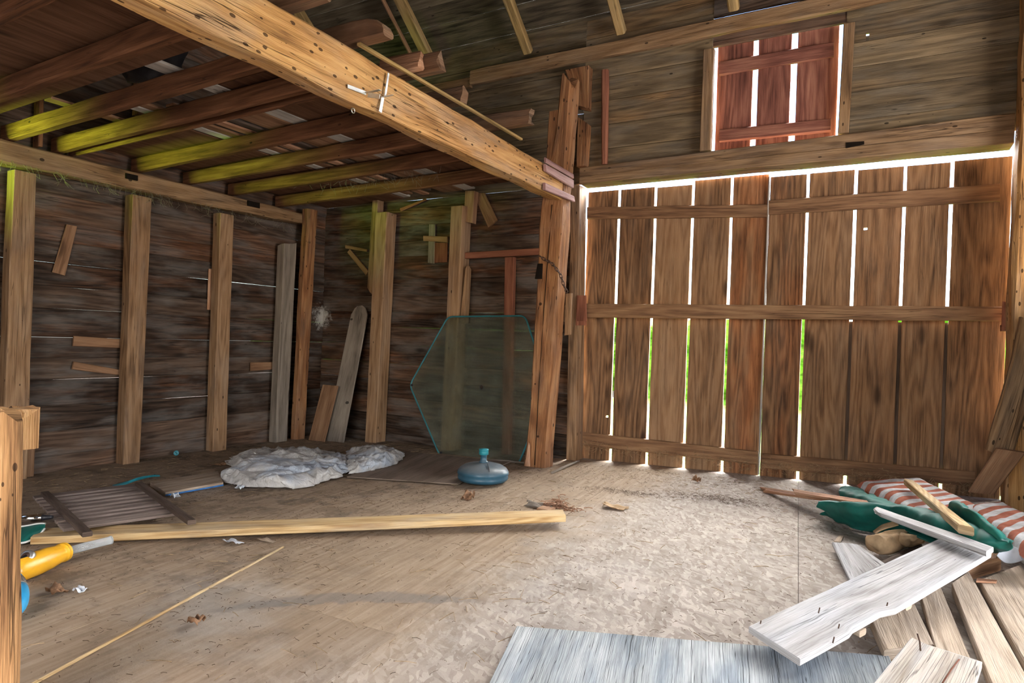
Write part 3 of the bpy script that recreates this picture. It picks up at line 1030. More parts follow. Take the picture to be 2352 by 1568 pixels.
# big post (battered, split down its face)
YP = 5.80
b = MB()
stn = []
for y_, xl, xm in ((1074, 1203, 1250), (900, 1219, 1263), (700, 1230, 1277), (480, 1240, 1291), (440, 1246, 1294), (300, 1278, 1303), (185, 1288, 1312)):
    a, c = U(xl, y_, 'Y', YP), U(xm, y_, 'Y', YP)
    dx = V((.02, .17, 0))
    stn.append([a, c, c + dx, a + V((0, .16, 0))])
z0 = fz(stn[0][0].x, YP) - .0
for p in stn[0]:
    p.z = z0 + .002
bs = [list(q) for q in stn]
b.loft(bs, sub=5, cham=.014, jit=.018, jf=2.6, b1=.09)
bp = b.build('big_post', M['post'])
sv(bp, 'massive battered orange post carrying the end of the golden beam', 'post')
b = MB()
pl = [U(x, y, 'Y', YP - .004) for x, y in ((1228, 1068), (1237, 900), (1250, 700), (1264, 520), (1268, 470))]
b.tube(pl, .004, 5, True)
b.build('split', M['hole'], bp)  # dark line laid on for the shade inside the split
slab('notch_shade_block', 'hole', 'Y', YP - .02, [(1228, 640), (1243, 640), (1245, 605), (1234, 605)], (0, .03, 0), parent=bp, jit=.001, cham=.002)  # dark block standing for the shade inside a notch
slab('side_board', 'post', 'Y', YP - .002, [(1253, 375), (1277, 378), (1283, 252), (1261, 256)], (0, .10, 0), parent=bp, jit=.008, sub=3)
slab('splinter', 'splint', 'Y', YP - .03, [(1204, 1070), (1216, 1071), (1216, 1022), (1213, 1016)], (0, .02, 0), parent=bp, jit=.003)
# upper post pieces behind the broken post top
slab('post_stub', 'post', 'Y', 6.30, [(1325, 240), (1349, 246), (1352, 150), (1293, 150)], (0, .11, 0), 'hanging post stub under the roof plate behind the broken post top', 'post', zt=U(1300, 158, 'Y', 6.3).z - .01, jit=.008, sub=3, b0=.03)
slab('post_stub', 'post', 'Y', 6.30, [(1323, 382), (1344, 382), (1349, 283), (1327, 268)], (0, .11, 0), 'short upright stub standing on the header beside the big post', 'post', jit=.006, sub=3, zb=hzl + .005)
slab('thin_pole', 'red', 'Y', 6.34, [(1380, 375), (1393, 375), (1396, 150), (1380, 152)], (0, .06, 0), 'thin bark brown pole standing between header and roof plate', 'pole', jit=.008, sub=3, cham=.018, zb=hzl + .012, zt=U(1388, 148, 'Y', 6.33).z - .045)
# post peg
pg = root('post_peg', U(1302, 770, 'Y', 5.98), 'pale wooden block pegged to the right side of the big post', 'block')
slab('block', 'stud', 'Y', 5.96, [(1296, 770), (1310, 768), (1313, 673), (1299, 674)], (0, .03, 0), parent=pg, jit=.002)
slab('wedge', 'stud', 'Y', 5.992, [(1289, 735), (1296, 740), (1298, 700), (1291, 715)], (0, .03, 0), parent=pg, jit=.001)
# chain
ch = root('chain', U(1243, 590, 'Y', YP - .03), 'short rusty chain hooked across the face of the big post', 'chain')
pth = [U(x, y, 'Y', YP - .035) for x, y in ((1240, 588), (1254, 598), (1265, 603))] + [U(x, y, 'Y', YP - .03) for x, y in ((1276, 615), (1288, 632), (1294, 652), (1302, 671))]
ps = spline(pth, 15)
for i in range(14):
    a, c = ps[i], ps[i + 1]
    d = (c - a)
    m_ = (a + c) / 2
    dn = d.normalized()
    s_ = dn.cross(V((0, 1, 0))).normalized() if i % 2 else V((0, 1, 0))
    l = d.length * .75
    ring = [m_ + dn * (math.cos(t) * l) + s_ * (math.sin(t) * .013) for t in [2 * math.pi * k_ / 10 for k_ in range(11)]]
    b = MB()
    b.tube(ring, .0048, 6, False)
    b.build('link', M['rust'], ch)

# tie beam
TX = -2.78
tb0 = U(1290, 457, 'X', TX)
zbt = tb0.z
TXL = U(900, 297, 'Z', zbt).x
ztn, ztf = U(621, 0, 'X', TX).z, U(1253, 378, 'X', TX).z
b = MB()
yy = YP - .012
n = 9
st = []
for i in range(n):
    t = i / (n - 1)
    y = .9 + (yy - .9) * t
    zt = ztn + (ztf - ztn) * max(0, (y - 2.2)) / (yy - 2.2)
    wob_ = .012 * math.sin(i * 2.1)
    st.append([(TXL + wob_, y, zbt), (TX, y, zbt + .01 * math.sin(i * 1.3)), (TX, y, zt), (TXL + wob_, y, zt)])
b.loft(st, seg=3, sub=5, cham=.012, jit=.014, jf=2.4)
tb = b.build('tie_beam', M['beam'])
sv(tb, 'massive golden hewn beam pocked with nail holes under the loft edge', 'beam')
# painted mouldings on the beam end
for cs, lb in (([(1255, 393), (1254, 376), (1318, 413), (1318, 432)], 'two step painted moulding, upper one nailed to the golden beam end'),
               ([(1253, 436), (1253, 419), (1319, 450), (1321, 464)], 'flat painted moulding, lower one nailed to the golden beam end')):
    p = [U(x, y, 'X', TX + .05) for x, y in cs]
    r_ = root('painted_moulding', p[0], lb, 'moulding')
    d = V((-.03, 0, 0))
    b = MB()
    b.loft([[p[0], p[1], p[1] + d, p[0] + d], [p[3], p[2], p[2] + d, p[3] + d]], jit=.001, sub=1)
    b.build('strip', M['mould'], r_)
    if cs[0][1] < 400:
        u2 = V((0, 0, .012))
        b = MB()
        h2 = (p[1] - p[0]) * .7
        a0, a1 = p[1] + u2, p[2] + u2
        b.loft([[a0, a0 + h2, a0 + h2 + d * .6, a0 + d * .6], [a1, a1 + h2, a1 + h2 + d * .6, a1 + d * .6]], jit=.001, sub=1)
        b.build('upper_strip', M['mould'], r_)
# shelf brackets and screw eye
br = root('shelf_bracket', U(830, 215, 'X', TX + .02), 'metal angle bracket lying flat along the golden beam face', 'bracket')
P = lambda x, y, off=.02: U(x, y, 'X', TX + off)
def strip(nm, a, c, w, par, nrm):
    a, c = V(a), V(c)
    d = (c - a).normalized()
    s_ = d.cross(V(nrm)).normalized() * (w / 2)
    nn = V(nrm).normalized() * .003
    b = MB()
    b.loft([[a - s_, a + s_, a + s_ + nn, a - s_ + nn], [c - s_, c + s_, c + s_ + nn, c - s_ + nn]], jit=0, cham=.0006, sub=1)
    return b.build(nm, M['metal'], par)
a = P(798, 198)
c = P(840, 214)
strip('back_plate', a, c, .022, br, (1, 0, 0))
c2 = c + V((.07, .03, 0))
strip('shelf_arm', c, c + V((.10, .015, .008)), .024, br, (0, 0, 1))
strip('shelf_flange', c + V((.02, 0, -.014)), c + V((.10, .015, -.03)), .028, br, (0, -1, 0))
br = root('shelf_bracket', U(880, 235, 'X', TX + .02), 'metal angle bracket standing upright on the golden beam face', 'bracket')
a = P(892, 168)
c = P(884, 222)
strip('back_plate', a, c, .018, br, (1, 0, 0))
strip('shelf_arm', P(875, 224), P(903, 219, .06), .022, br, (0, 0, 1))
strip('lower_plate', P(879, 223), P(873, 257), .026, br, (1, 0, 0))
b = MB()
c0 = U(811, 254, 'Z', zbt - .02)
b.tube([c0 + V((0, .014 * math.cos(t), .014 * math.sin(t))) for t in [2 * math.pi * i / 14 for i in range(15)]], .0035, 6, False)
b.tube([c0 + V((0, 0, .014)), c0 + V((0, 0, .026))], .003, 6)
sv(b.build('screw_eye', M['metal']), 'small metal screw eye under the golden beam', 'screw eye')

# joists: rise from the wall plate over the tie beam
JK = .02
JN = V((-JK, 0, 1))
JP = V((-6.35, 0, 2.872))
def jz(x):
    return JP.z + JK * (x - JP.x)
jl = [  # pixel on the lowest edge, label
    ((60, 40), 'dark joist nearest the viewer at the top left corner', .075),
    ((200, 171), 'joist below the reddish plywood, second from the viewer', .075),
    ((320, 247), 'joist with the brightest green end on the wall plate', .075),
    ((420, 287), 'joist paired with a thin sister board', .07),
    ((504, 363), 'joist crossing the middle of the loft, just behind the paired joist', .07),
    ((570, 404), 'third joist counted from the back wall', .07),
    ((830, 408), 'second joist counted from the back wall', .07),
    ((886, 446), 'joist nearest the back wall and the glass tabletop', .07),
]
JY = []
def joist(y, x1, lb, w, x0=-6.53, mat='joist', h=.135):
    b = MB()
    q = lambda x: [(x, y - w, jz(x)), (x, y, jz(x)), (x, y, jz(x) + h), (x, y - w, jz(x) + h)]
    b.loft([q(x) for x in (x0, -4.5, x1)], sub=3, cham=.012, jit=.007, jf=2)
    return sv(b.build('loft_joist', M[mat]), lb, 'joist', 'loft joists')
for (lp_, lb, w) in jl:
    y = RP(lp_[0], lp_[1], JP, JN).y
    JY.append(y)
    joist(y, TXL - .035, lb, w)
joist(RP(433, 300, JP, JN).y, TXL - .04, 'thin sister board set close beside a joist', .03, h=.115)
# timbers lying across the golden beam
ZB = max(ztn, ztf) + .018
def over(px, py, w, lb, x0, h=.13, round_=False, brk=.03, mat='timber', zo=.03):
    e = U(px, py, 'Z', ZB + zo)
    b = MB()
    q = lambda x, k=1.0: [(x, e.y - w, ZB + zo), (x, e.y, ZB + zo), (x, e.y, ZB + zo + h * k), (x, e.y - w, ZB + zo + h * k)]
    ss = [q(x0), q(e.x)]
    if round_:
        ss = [q(x0), q(e.x - .26), q(e.x - .14, .95), q(e.x - .06, .75), q(e.x - .015, .5), q(e.x, .3)]
    b.loft(ss, sub=4, cham=.01, jit=.009, jf=2.4, b1=0 if round_ else brk)
    return sv(b.build('cross_timber', M[mat]), lb, 'timber', 'timbers lying across the golden beam')
over(760, 8, .08, 'timber end at the top of the view, nearest the viewer', -3.6, zo=.05)
over(903, 92, .085, 'dark timber end rounded like a ski tip beyond the golden beam', -3.6, round_=True)
over(1018, 170, .07, 'timber end with a ragged pale cut and an orange stub alongside', -3.5)
over(1072, 243, .07, 'timber end between the ragged cut one and the square cut one', -3.4)
over(1224, 290, .075, 'square cut timber end reaching closest to the big post', -3.3)
e = U(958, 186, 'Z', ZB + .03)
b = MB()
q = lambda x: [(x, e.y - .05, ZB + .03), (x, e.y, ZB + .03), (x, e.y, ZB + .16), (x, e.y - .05, ZB + .16)]
ee = U(1018, 170, 'Z', ZB + .03)
b = MB()
yo = ee.y - .075
q = lambda x: [(x, yo - .05, ZB + .035), (x, yo, ZB + .035), (x, yo, ZB + .165), (x, yo - .05, ZB + .165)]
xe = RP(960, 180, (0, yo - .05, 0), (0, 1, 0)).x
b.loft([q(TXL - .1), q(xe)], sub=4, cham=.02, jit=.01, b1=.02)
sv(b.build('timber_stub', M['splint']), 'short rough orange stub beside the ragged cut timber end', 'timber')

# loft floor on the joists
def lx(px, py):
    return RP(px, py, JP + V((0, 0, .145)), JN).x
w1, w2 = lx(505, 310), lx(660, 277)
w2b = lx(783, 321)
w1, w2 = (lx(505, 310) + lx(628, 354)) / 2, (lx(783, 321) + lx(891, 359)) / 2
lb_ = [
    (-6.50, w1 - .10, 3.15, 6.36, 'ply', 'brown plywood loft panel along the left wall', .012, 'panel'),
    (w1 - .055, w1 + .045, 2.75, 6.3, 'whitelath', 'narrow pale slat of the loft floor, leftmost of the two', .02, 'slat'),
    (w1 + .07, w1 + .16, 2.9, 6.2, 'brownb', 'narrow brown loft slat beside the leftmost pale slat', .02, 'slat'),
    (w1 + .24, w1 + .33, 3.05, 6.3, 'splint', 'orange brown loft slat between two dark gaps', .02, 'slat'),
    (w1 + .40, w1 + .47, 2.95, 6.15, 'dark', 'dark loft slat over the middle of the joists', .02, 'slat'),
    (w1 + .54, w2 - .10, 3.2, 6.3, 'brownb', 'brown loft slat just left of the wider pale slat', .02, 'slat'),
    (w2 - .075, w2 + .075, 2.4, 6.3, 'whitelath', 'wider pale slat of the loft floor near the golden beam', .02, 'slat'),
    (w2 + .09, TXL - .05, 2.95, 6.2, 'ply', 'brown plywood loft panel along the golden beam', .012, 'panel'),
    (-6.50, -3.35, .4, 2.52, 'ply', 'reddish plywood loft panel at the top left of the view', .012, 'panel'),
    
    (-5.6, -5.5, 2.54, 3.13, 'brownb', 'short brown slat bridging the gap over the green lit joist', .02, 'slat'),
]
for x0, x1, y0, y1, m, lbl, th, ct in lb_:
    b = MB()
    zo = .146
    q = lambda y: [(x0, y, jz(x0) + zo), (x1, y, jz(x1) + zo), (x1, y, jz(x1) + zo + th), (x0, y, jz(x0) + zo + th)]
    b.loft([q(y0), q(y1)], sub=2, cham=.002, jit=.001)
    sv(b.build('loft_plank' if ct == 'slat' else 'loft_plywood', M[m]), lbl, 'board', 'loose boards of the loft floor')
b = MB()
ex_ = U(862, 116, 'Z', ZB + .022).x
for y0, y1 in ((2.9, 4.9),):
    q = lambda y: [(ex_ - .028, y, ZB + .003), (ex_, y, ZB + .003), (ex_, y, ZB + .022), (ex_ - .028, y, ZB + .022)]
    b.loft([q(y0), q(y1)], sub=2, jit=.002, cham=.003)
sv(b.build('edge_plank', M['rafter']), 'thin loose plank lying along the top edge of the golden beam', 'board')
c = RP(350, 178, JP + V((0, 0, .25)), JN)
b = MB()
Pg = []
for i in range(15):
    th = math.pi * i / 14
    row = []
    for j in range(24):
        ph = 2 * math.pi * j / 24
        r_ = 1 + .35 * nz((math.sin(th) * math.cos(ph), math.sin(th) * math.sin(ph), math.cos(th)), 1.8, 4)
        row.append(c + V((math.sin(th) * math.cos(ph) * .34 * r_, math.sin(th) * math.sin(ph) * .14 * r_, .13 + math.cos(th) * .16 * r_)))
    Pg.append(row)
for row in Pg:
    for p in row:
        p.z = max(p.z, jz(p.x) + .16)
b.grid(Pg, .5, smooth=True, wrap=True)
sv(b.build('black_sack', M['blackp']), 'crumpled black plastic sack lying in the loft', 'sack')

for c, lb in (([(88, 336), (99, 337), (105, 120), (93, 120)], 'orange gable stud above the plate, seen between the first joists'),
              ([(316, 262), (333, 265), (341, 80), (324, 80)], 'orange gable stud behind the black sack in the loft')):
    slab('gable_stud', 'post', 'X', -6.47, c, (-.10, 0, 0), lb, 'stud', jit=.004)
# roof plate and rafters
b = MB()
rp0, rp1 = U(1080, 161, 'Y', 6.33), U(1080, 192, 'Y', 6.33)
rq0, rq1 = U(1700, 28, 'Y', 6.33), U(1480, 106, 'Y', 6.33)
b.loft([[(rp0.x, 6.33, rp1.z), (rp0.x, 6.395, rp1.z), (rp0.x, 6.395, rp0.z), (rp0.x, 6.33, rp0.z)],
        [(2.3, 6.33, rq1.z), (2.3, 6.395, rq1.z), (2.3, 6.395, rq0.z), (2.3, 6.33, rq0.z)]], sub=3, cham=.01, jit=.014, jf=2)
sv(b.build('roof_plate', M['plate']), 'long roof plate timber above the hatch carrying the rafters', 'beam')
b = MB()
b.box((-6.4, 6.345, rp1.z - .03), (rp0.x - .01, 6.405, rp0.z - .07), 'X', sub=3, jit=.008)
sv(b.build('roof_plate', M['plate']), 'darker set back end of the roof plate behind the loft', 'beam')
rz = rq0.z
def rafter(px, py, lb, w=.10, h=.09, mat='rafter', off=0):
    p = U(px, py, 'Y', 6.33)
    p = V((p.x - w / 2, 6.33, rz + .045 + off))
    L = 4.6
    q = p + V((0, -math.cos(PITCH), math.sin(PITCH))) * L
    # keep just under the sheathing
    return timber('roof_rafter', mat, p, q, w, h, lb, 'rafter', 'roof rafters', jit=.007, sub=3, jf=2, cham=.012)
rafter(1012, 122, 'broad pale rafter between the ragged joist end and the roof', .13)
rafter(1222, 130, 'rafter meeting the roof plate left of the broken post top', .10)
rafter(1436, 86, 'split rafter on the roof plate above the thin pole', .09)
rafter(1697, 32, 'rafter stub showing just above the red hatch', .09)
rafter(805, 172, 'greenish rafter showing behind the rounded joist end', .12)
p = U(960, 60, 'Y', 6.0)
rafter(972, 122, 'thin brown lath beside the broad pale rafter', .035, .05, 'brownb')
rafter(2010, 0, 'rafter above the frame right of the hatch', .09)
for i, x in enumerate((-6.35, -6.0)):
    pass

# right post and brace
rx0 = U(2329, 600, 'Y', 6.12).x
b = MB()
q = lambda z, o: [(rx0 + o, 6.12, z), (rx0 + .27 + o, 6.12, z), (rx0 + .27 + o, 6.37, z), (rx0 + o, 6.37, z)]
b.loft([q(fz(rx0, 6.2), -.0), q(1.2, -.005), q(2.4, 0), q(3.3, .008), q(4.25, .0)], sub=4, cham=.02, jit=.018, jf=2.2)
sv(b.build('corner_timber', M['beam']), 'bright rough post cut by the right edge of the view', 'post')
pts = [(2372, 735), (2352, 830), (2322, 935), (2290, 1040)]
stn = []
for x, y in pts:
    a = U(x - 26, y - 8, 'Y', 6.0)
    c = U(x + 34, y + 18, 'Y', 6.0)
    stn.append([a, c, c + V((0, .09, 0)), a + V((0, .09, 0))])
b = MB()
b.loft(stn, seg=4, sub=3, cham=.012, jit=.008)
sv(b.build('curved_brace', M['plate']), 'dark curved brace propped against the right post', 'brace')
slab('knotty_board', 'brownb', 'Y', 5.86, [(2218, 1140), (2268, 1156), (2356, 1040), (2288, 1030)], (0, .03, .005), 'short knotty board leaning below the curved brace', 'board', jit=.004, zb=lambda x, y: fz(x, y) + .16)
# low partition added out of frame to shade the right of the door
b = MB()
planks(b, 4.3, 6.36, .16, 1.75, 1.24, .026, 'Y')
structure(b.build('shade_partition', M['wall']), 'low board partition added out of view to shade the door', 'wall')

# foreground broken post
b = MB()
stn = []
for y_, xr in ((1850, 40), (1568, 43), (1250, 49), (1000, 53)):
    d = ray(xr, y_)
    p = CAM + d * 1.9
    stn.append(p)
ra = stn
bx = V((-.075, -.175, 0))
by = V((-.145, .06, 0))
sts = []
for p in ra:
    sts.append([p + bx, p.copy(), p + by, p + bx + by])
zf = fz(ra[0].x, ra[0].y)
k0 = (zf - sts[0][1].z)
for p in sts[0]:
    p.z = zf + .001
top = CAM + ray(52, 962) * 1.9
sts.append([top + bx + V((0, 0, .03)), top + V((0, 0, .01)), top + by, top + bx + by + V((0, 0, .05))])
b.loft(sts, sub=5, cham=.012, jit=.012, jf=4, b1=.04)
fp = b.build('broken_post', M['stump'])
sv(fp, 'splintered pale post stump cut by the left edge of the view', 'post')
a = CAM + ray(0, 960) * 1.98
c = CAM + ray(26, 945) * 1.98
b = MB()
b.box((a.x - .06, a.y - .02, a.z - .10), (c.x, c.y + .08, c.z - .005), 'Z', sub=3, jit=.01, b1=.03)
b.build('splinter', M['stump'], fp)

# ------------------------------------------------------------------ glass tabletop
GY0, GS = 5.995, .110
gp = lambda x, y: RP(x, y, (0, GY0, .05), (0, -1, GS))
TLp, Lp, BLp, Cc = gp(1029, 727), gp(941, 884), gp(1010, 1046), gp(1106, 889)
TRp, Rp, BRp = Cc * 2 - BLp, Cc * 2 - Lp, Cc * 2 - TLp
Rp = Rp.lerp(Cc, .17)
# keep clear of the post: the far side passes behind it
hexv = [TLp, TRp, Rp, BRp, BLp, Lp]
def rounded(vs, r, k=5):
    out = []
    n = len(vs)
    for i in range(n):
        a, c, d = vs[i - 1], vs[i], vs[(i + 1) % n]
        u, w = (a - c).normalized(), (d - c).normalized()
        for j in range(k + 1):
            t = j / k
            p0, p2 = c + u * r, c + w * r
            out.append(p0 * (1 - t) ** 2 + c * 2 * t * (1 - t) + p2 * t * t)
    return out
gn = V((0, -1, GS)).normalized()
gt = root('glass_tabletop', (BLp + BRp) / 2, 'six sided pebbled glass tabletop leaning on the back wall behind the post', 'tabletop')
outl = rounded(hexv, .07)
b = MB()
ex = (Rp - Lp).normalized()
ey = gn.cross(ex)
N = len(outl)
rh = .022
for off, sg in ((.003, 1), (-.003, -1)):
    base = len(b.v)
    for p in outl:
        b.v.append(p + gn * off)
    for p in outl:
        d = (p - Cc).normalized()
        b.v.append(Cc + d * rh + gn * off)
    for i in range(N):
        k = (i + 1) % N
        idx = [base + i, base + k, base + N + k, base + N + i]
        b.face(idx if sg < 0 else idx[::-1], [(0, 0)] * 4, .5)
for i in range(N):
    k = (i + 1) % N
    b.face([i, k, 2 * N + k, 2 * N + i], [(0, 0)] * 4, .5)
    b.face([N + i, 3 * N + i, 3 * N + k, N + k], [(0, 0)] * 4, .5)
b.build('glass_panel', M['glass'], gt)
b = MB()
cl = outl + [outl[0], outl[1]]
b.tube(cl, .010, 8, False)
rim_ = b.build('rim', M['tealrim'], gt)
b = MB()
b.tube([Cc + (ex * math.cos(t) + ey * math.sin(t)) * .023 for t in [2 * math.pi * i / 20 for i in range(22)]], .004, 6, False)
b.build('hole_ring', M['blackp'], gt)
for v_ in (Lp, BLp):
    dd_ = (Cc - v_).normalized()
    b = MB()
    b.tube([v_ + dd_ * .04 + gn * .004, v_ + dd_ * .04 + gn * .016], .014, 10)
    b.build('corner_clip', M['blackp'], rim_)

# ------------------------------------------------------------------ umbrella base
uc = G(1109, 1103, .02)
R_ = .228
prof = [(.150, 0), (.200, .004), (.218, .02), (.222, .04), (.214, .052), (.226, .066), (.222, .088), (.205, .112), (.17, .134), (.12, .149), (.075, .157), (.045, .160), (.02, .161)]
ub = root('umbrella_base', uc, 'round dusty blue umbrella base with a short neck, on brown sheet', 'umbrella base')
MB().lathe(uc, (0, 0, 1), prof, 56).build('tank', M['basebl'], ub)
nk_ = MB().lathe(uc, (0, 0, 1), [(.040, .158), (.038, .168), (.031, .176), (.027, .20), (.030, .222), (.034, .226), (.028, .23)], 32).build('neck', M['basebl'], ub)
MB().lathe(uc, (0, 0, 1), [(.034, .226), (.042, .229), (.043, .25), (.040, .262), (.043, .266), (.043, .276), (.034, .279), (.030, .272)], 32).build('cap', M['tealp'], nk_)
a = uc + V((.075, -.06, .166))
b = MB()
b.tube([a, uc + V((.13, -.12, .142)), uc + V((.15, -.145, .118))], [.002, .005, .002], 6)
b.build('crack', M['blackp'], ub)

# hardboard sheet
p = [G(x, y, .018) for x, y in ((797, 1094), (1052, 1111), (1172, 1060), (925, 1036))]
uc_ok = True
b = MB()
dn = V((0, 0, -.006))
b.loft([[p[0], p[1], p[1] + dn, p[0] + dn], [p[3], p[2], p[2] + dn, p[3] + dn]], sub=12, cham=.001, jit=.004, jf=9, seg=8)
hb = b.build('hardboard_sheet', M['hard'])
sv(hb, 'thin brown hardboard sheet lying between the paint cloth and umbrella base', 'sheet')
for q_ in (ub,):
    q_.location.z += 0

# drop cloth: the crumpled main heap and its farther bunch
rows = [
    [G(508, 1106, .012), G(560, 1118, .01), G(640, 1122, .01), G(705, 1120, .01), G(742, 1104, .012), G(786, 1094, .012)],
    [G(503, 1092, .05), G(565, 1098, .07), G(640, 1102, .075), G(700, 1098, .07), G(745, 1092, .06), G(785, 1090, .03)],
    [G(515, 1078, .07), G(570, 1074, .10), G(640, 1072, .11), G(705, 1072, .10), G(760, 1074, .08), G(800, 1080, .04)],
    [G(530, 1056, .07), G(590, 1046, .12), G(650, 1042, .12), G(710, 1046, .11), G(770, 1056, .08), G(805, 1064, .04)],
    [G(536, 1046, .012), G(600, 1033, .012), G(660, 1029, .012), G(720, 1032, .012), G(775, 1043, .012), G(805, 1054, .012)],
]
o = cloth('paint_cloth', rows, M['drop'], 260, 130, folds=.062, th=.003)
sv(o, 'large crumpled grey white paint cloth heap on the floor', 'cloth')
LIFT = .019
rows = [
    [G(792, 1090, .012), G(830, 1086, .01), G(865, 1080, .01), G(905, 1069, .01), G(928, 1052, .01)],
    [G(794, 1076, .05), G(830, 1066, .08), G(870, 1062, .08), G(905, 1056, .06), G(929, 1047, .03)],
    [G(796, 1052, .06), G(830, 1040, .10), G(865, 1036, .13), G(900, 1040, .09), G(924, 1044, .03)],
    [G(798, 1036, .02), G(825, 1027, .03), G(860, 1024, .03), G(900, 1030, .02), G(922, 1041, .01)],
]
o = cloth('paint_cloth', rows, M['drop'], 150, 90, folds=.062, th=.003)
sv(o, 'smaller bluish bunch of paint cloth nearest the glass tabletop', 'cloth')

LIFT = 0.0
# tin can
def along(p0, p1, prof, n=32):
    d = V(p1) - V(p0)
    return p0, d.normalized(), [(r, h * d.length) for r, h in prof]
c0, c1 = G(509, 1011, .05), G(538, 1009, .05)
rr = (G(520, 1023) - G(520, 1000)).length * 0 + .052
cd = (c1 - c0).normalized()
c0.z = fz(c0.x, c0.y) + rr + .004
c1 = c0 + V((cd.x, cd.y, FA * cd.x)).normalized() * .135
tc_ = root('tin_can', c0 - V((0, 0, rr)), 'open tin can on its side at the foot of a stud', 'can')
a_, b_, pr = along(c0, c1, [(rr, .12), (rr + .0015, .15), (rr + .0015, .88), (rr, .9)])
MB().lathe(a_, b_, pr, 36).build('paper_label', M['label'], tc_)
a_, b_, pr = along(c0, c1, [(rr - .004, .08), (rr - .003, 0), (rr + .001, .01), (rr, .03), (rr - .0005, .12), (rr - .0005, .92), (rr + .001, .98), (rr - .002, 1.0), (.001, .995)])
MB().lathe(a_, b_, pr, 36).build('body', M['metal'], tc_)
a_, b_, pr = along(c0, c1, [(rr - .005, -.001), (.001, -.002)])
MB().lathe(a_, b_, pr, 36).build('rusty_end', M['rust'], tc_)
# teal cap
c0 = G(405, 1040, .03)
b = MB()
d = V((.85, -.45, .15)).normalized()
b.lathe(c0 - d * .03, d, [(.0, 0), (.026, .001), (.026, .028), (.027, .03), (.022, .032), (.0, .031)], 24)
sv(b.build('bottle_cap', M['tealp']), 'small teal plastic cap on the floor by the left wall', 'cap')

# teal strip behind the slatted rack
rows = [[G(258, 1114, .01), G(290, 1106, .03), G(318, 1096, .045), G(345, 1091, .03), G(366, 1090, .012)],
        [G(262, 1118, .01), G(294, 1110, .02), G(322, 1101, .02), G(348, 1095, .012), G(368, 1093, .01)]]
o = cloth('plastic_strip', rows, M['tealp'], 30, 5, .004, 9, 0, 20, .006, ridged=False)
sv(o, 'bent dull teal plastic strip behind the slatted rack', 'strip')
# board with blue edge
p = [G(380, 1130, .035), G(513, 1107, .035), G(500, 1082, .035), G(345, 1107, .035)]
r_ = root('edge_painted_board', G(440, 1125), 'flat grey board with a blue painted edge under the paint cloth', 'board')
b = MB()
dn = V((0, 0, -.03))
b.loft([[p[0], p[3], p[3] + dn, p[0] + dn], [p[1], p[2], p[2] + dn, p[1] + dn]], sub=2, cham=.002, jit=.002)
b.build('board', M['tan'], r_)
n_ = (p[1] - p[0]).normalized()
s_ = V((n_.y, -n_.x, 0)).normalized() * .004
b = MB()
d1 = V((0, 0, -.018))
b.loft([[p[0] + d1 + s_, p[0] + d1 - s_ * .1, p[0] + dn - s_ * .1, p[0] + dn + s_], [p[1] + d1 + s_, p[1] + d1 - s_ * .1, p[1] + dn - s_ * .1, p[1] + dn + s_]], sub=1, jit=0, cham=.0005)
b.build('blue_edge', M['bluepaint'], r_)

# slatted rack
rk = root('slatted_rack', G(260, 1170), 'dark slatted wooden rack lying on the end of the long plank', 'rack')
def bar_(nm, mat, a, c, w, h, par, dz0, dz1):
    a, c = G(a[0], a[1], dz0), G(c[0], c[1], dz1)
    d = (c - a).normalized()
    s = d.cross(V((0, 0, 1))).normalized() * w / 2
    u = V((0, 0, -h))
    b = MB()
    b.loft([[a - s, a + s, a + s + u, a - s + u], [c - s, c + s, c + s + u, c - s + u]], jit=.001, cham=.003, sub=1)
    return b.build(nm, M[mat], par)
bar_('rail', 'dark', (103, 1128), (201, 1221), .05, .028, rk, .10, .115)
bar_('rail', 'dark', (318, 1106), (441, 1194), .05, .028, rk, .10, .105)
for i in range(10):
    t = i / 9
    la = (78 + 64 * t, 1141 + 69 * t)
    ra_ = (316 + 92 * t, 1112 + 61 * t)
    wide = i in (0, 9)
    bar_('slat', 'slat', la, ra_, .10 if wide else .052, .018, rk, .071 + .022 * t, .071 + .006 * t)

# long plank
p = [G(70, 1234, .050), G(1300, 1184, .085), G(1292, 1169, .085), G(95, 1212, .050)]
b = MB()
dn = V((0, 0, -.042))
b.loft([[p[0], p[3], p[3] + dn, p[0] + dn], [p[1], p[2], p[2] + dn, p[1] + dn]], sub=2, cham=.004, jit=.002)
sv(b.build('long_plank', M['pine']), 'long new pine plank lying across the middle of the floor', 'plank')
b = MB()
c0 = G(1288, 1188)
b.box((c0.x - .2, c0.y + .02, fz(c0.x, c0.y) + .001), (c0.x - .1, c0.y + .12, fz(c0.x, c0.y) + .030), 'X', jit=.002)
sv(b.build('wood_offcut', M['brownb']), 'small offcut propping the right end of the long pine plank', 'offcut')

# pale strip on the floor
p0, p1 = G(72, 1572, .006), G(650, 1256, .006)
timber('floor_lath', 'pine', p0, p1, .016, .01, 'thin pale wood strip running along the left floor sheet', 'strip', jit=.0015)

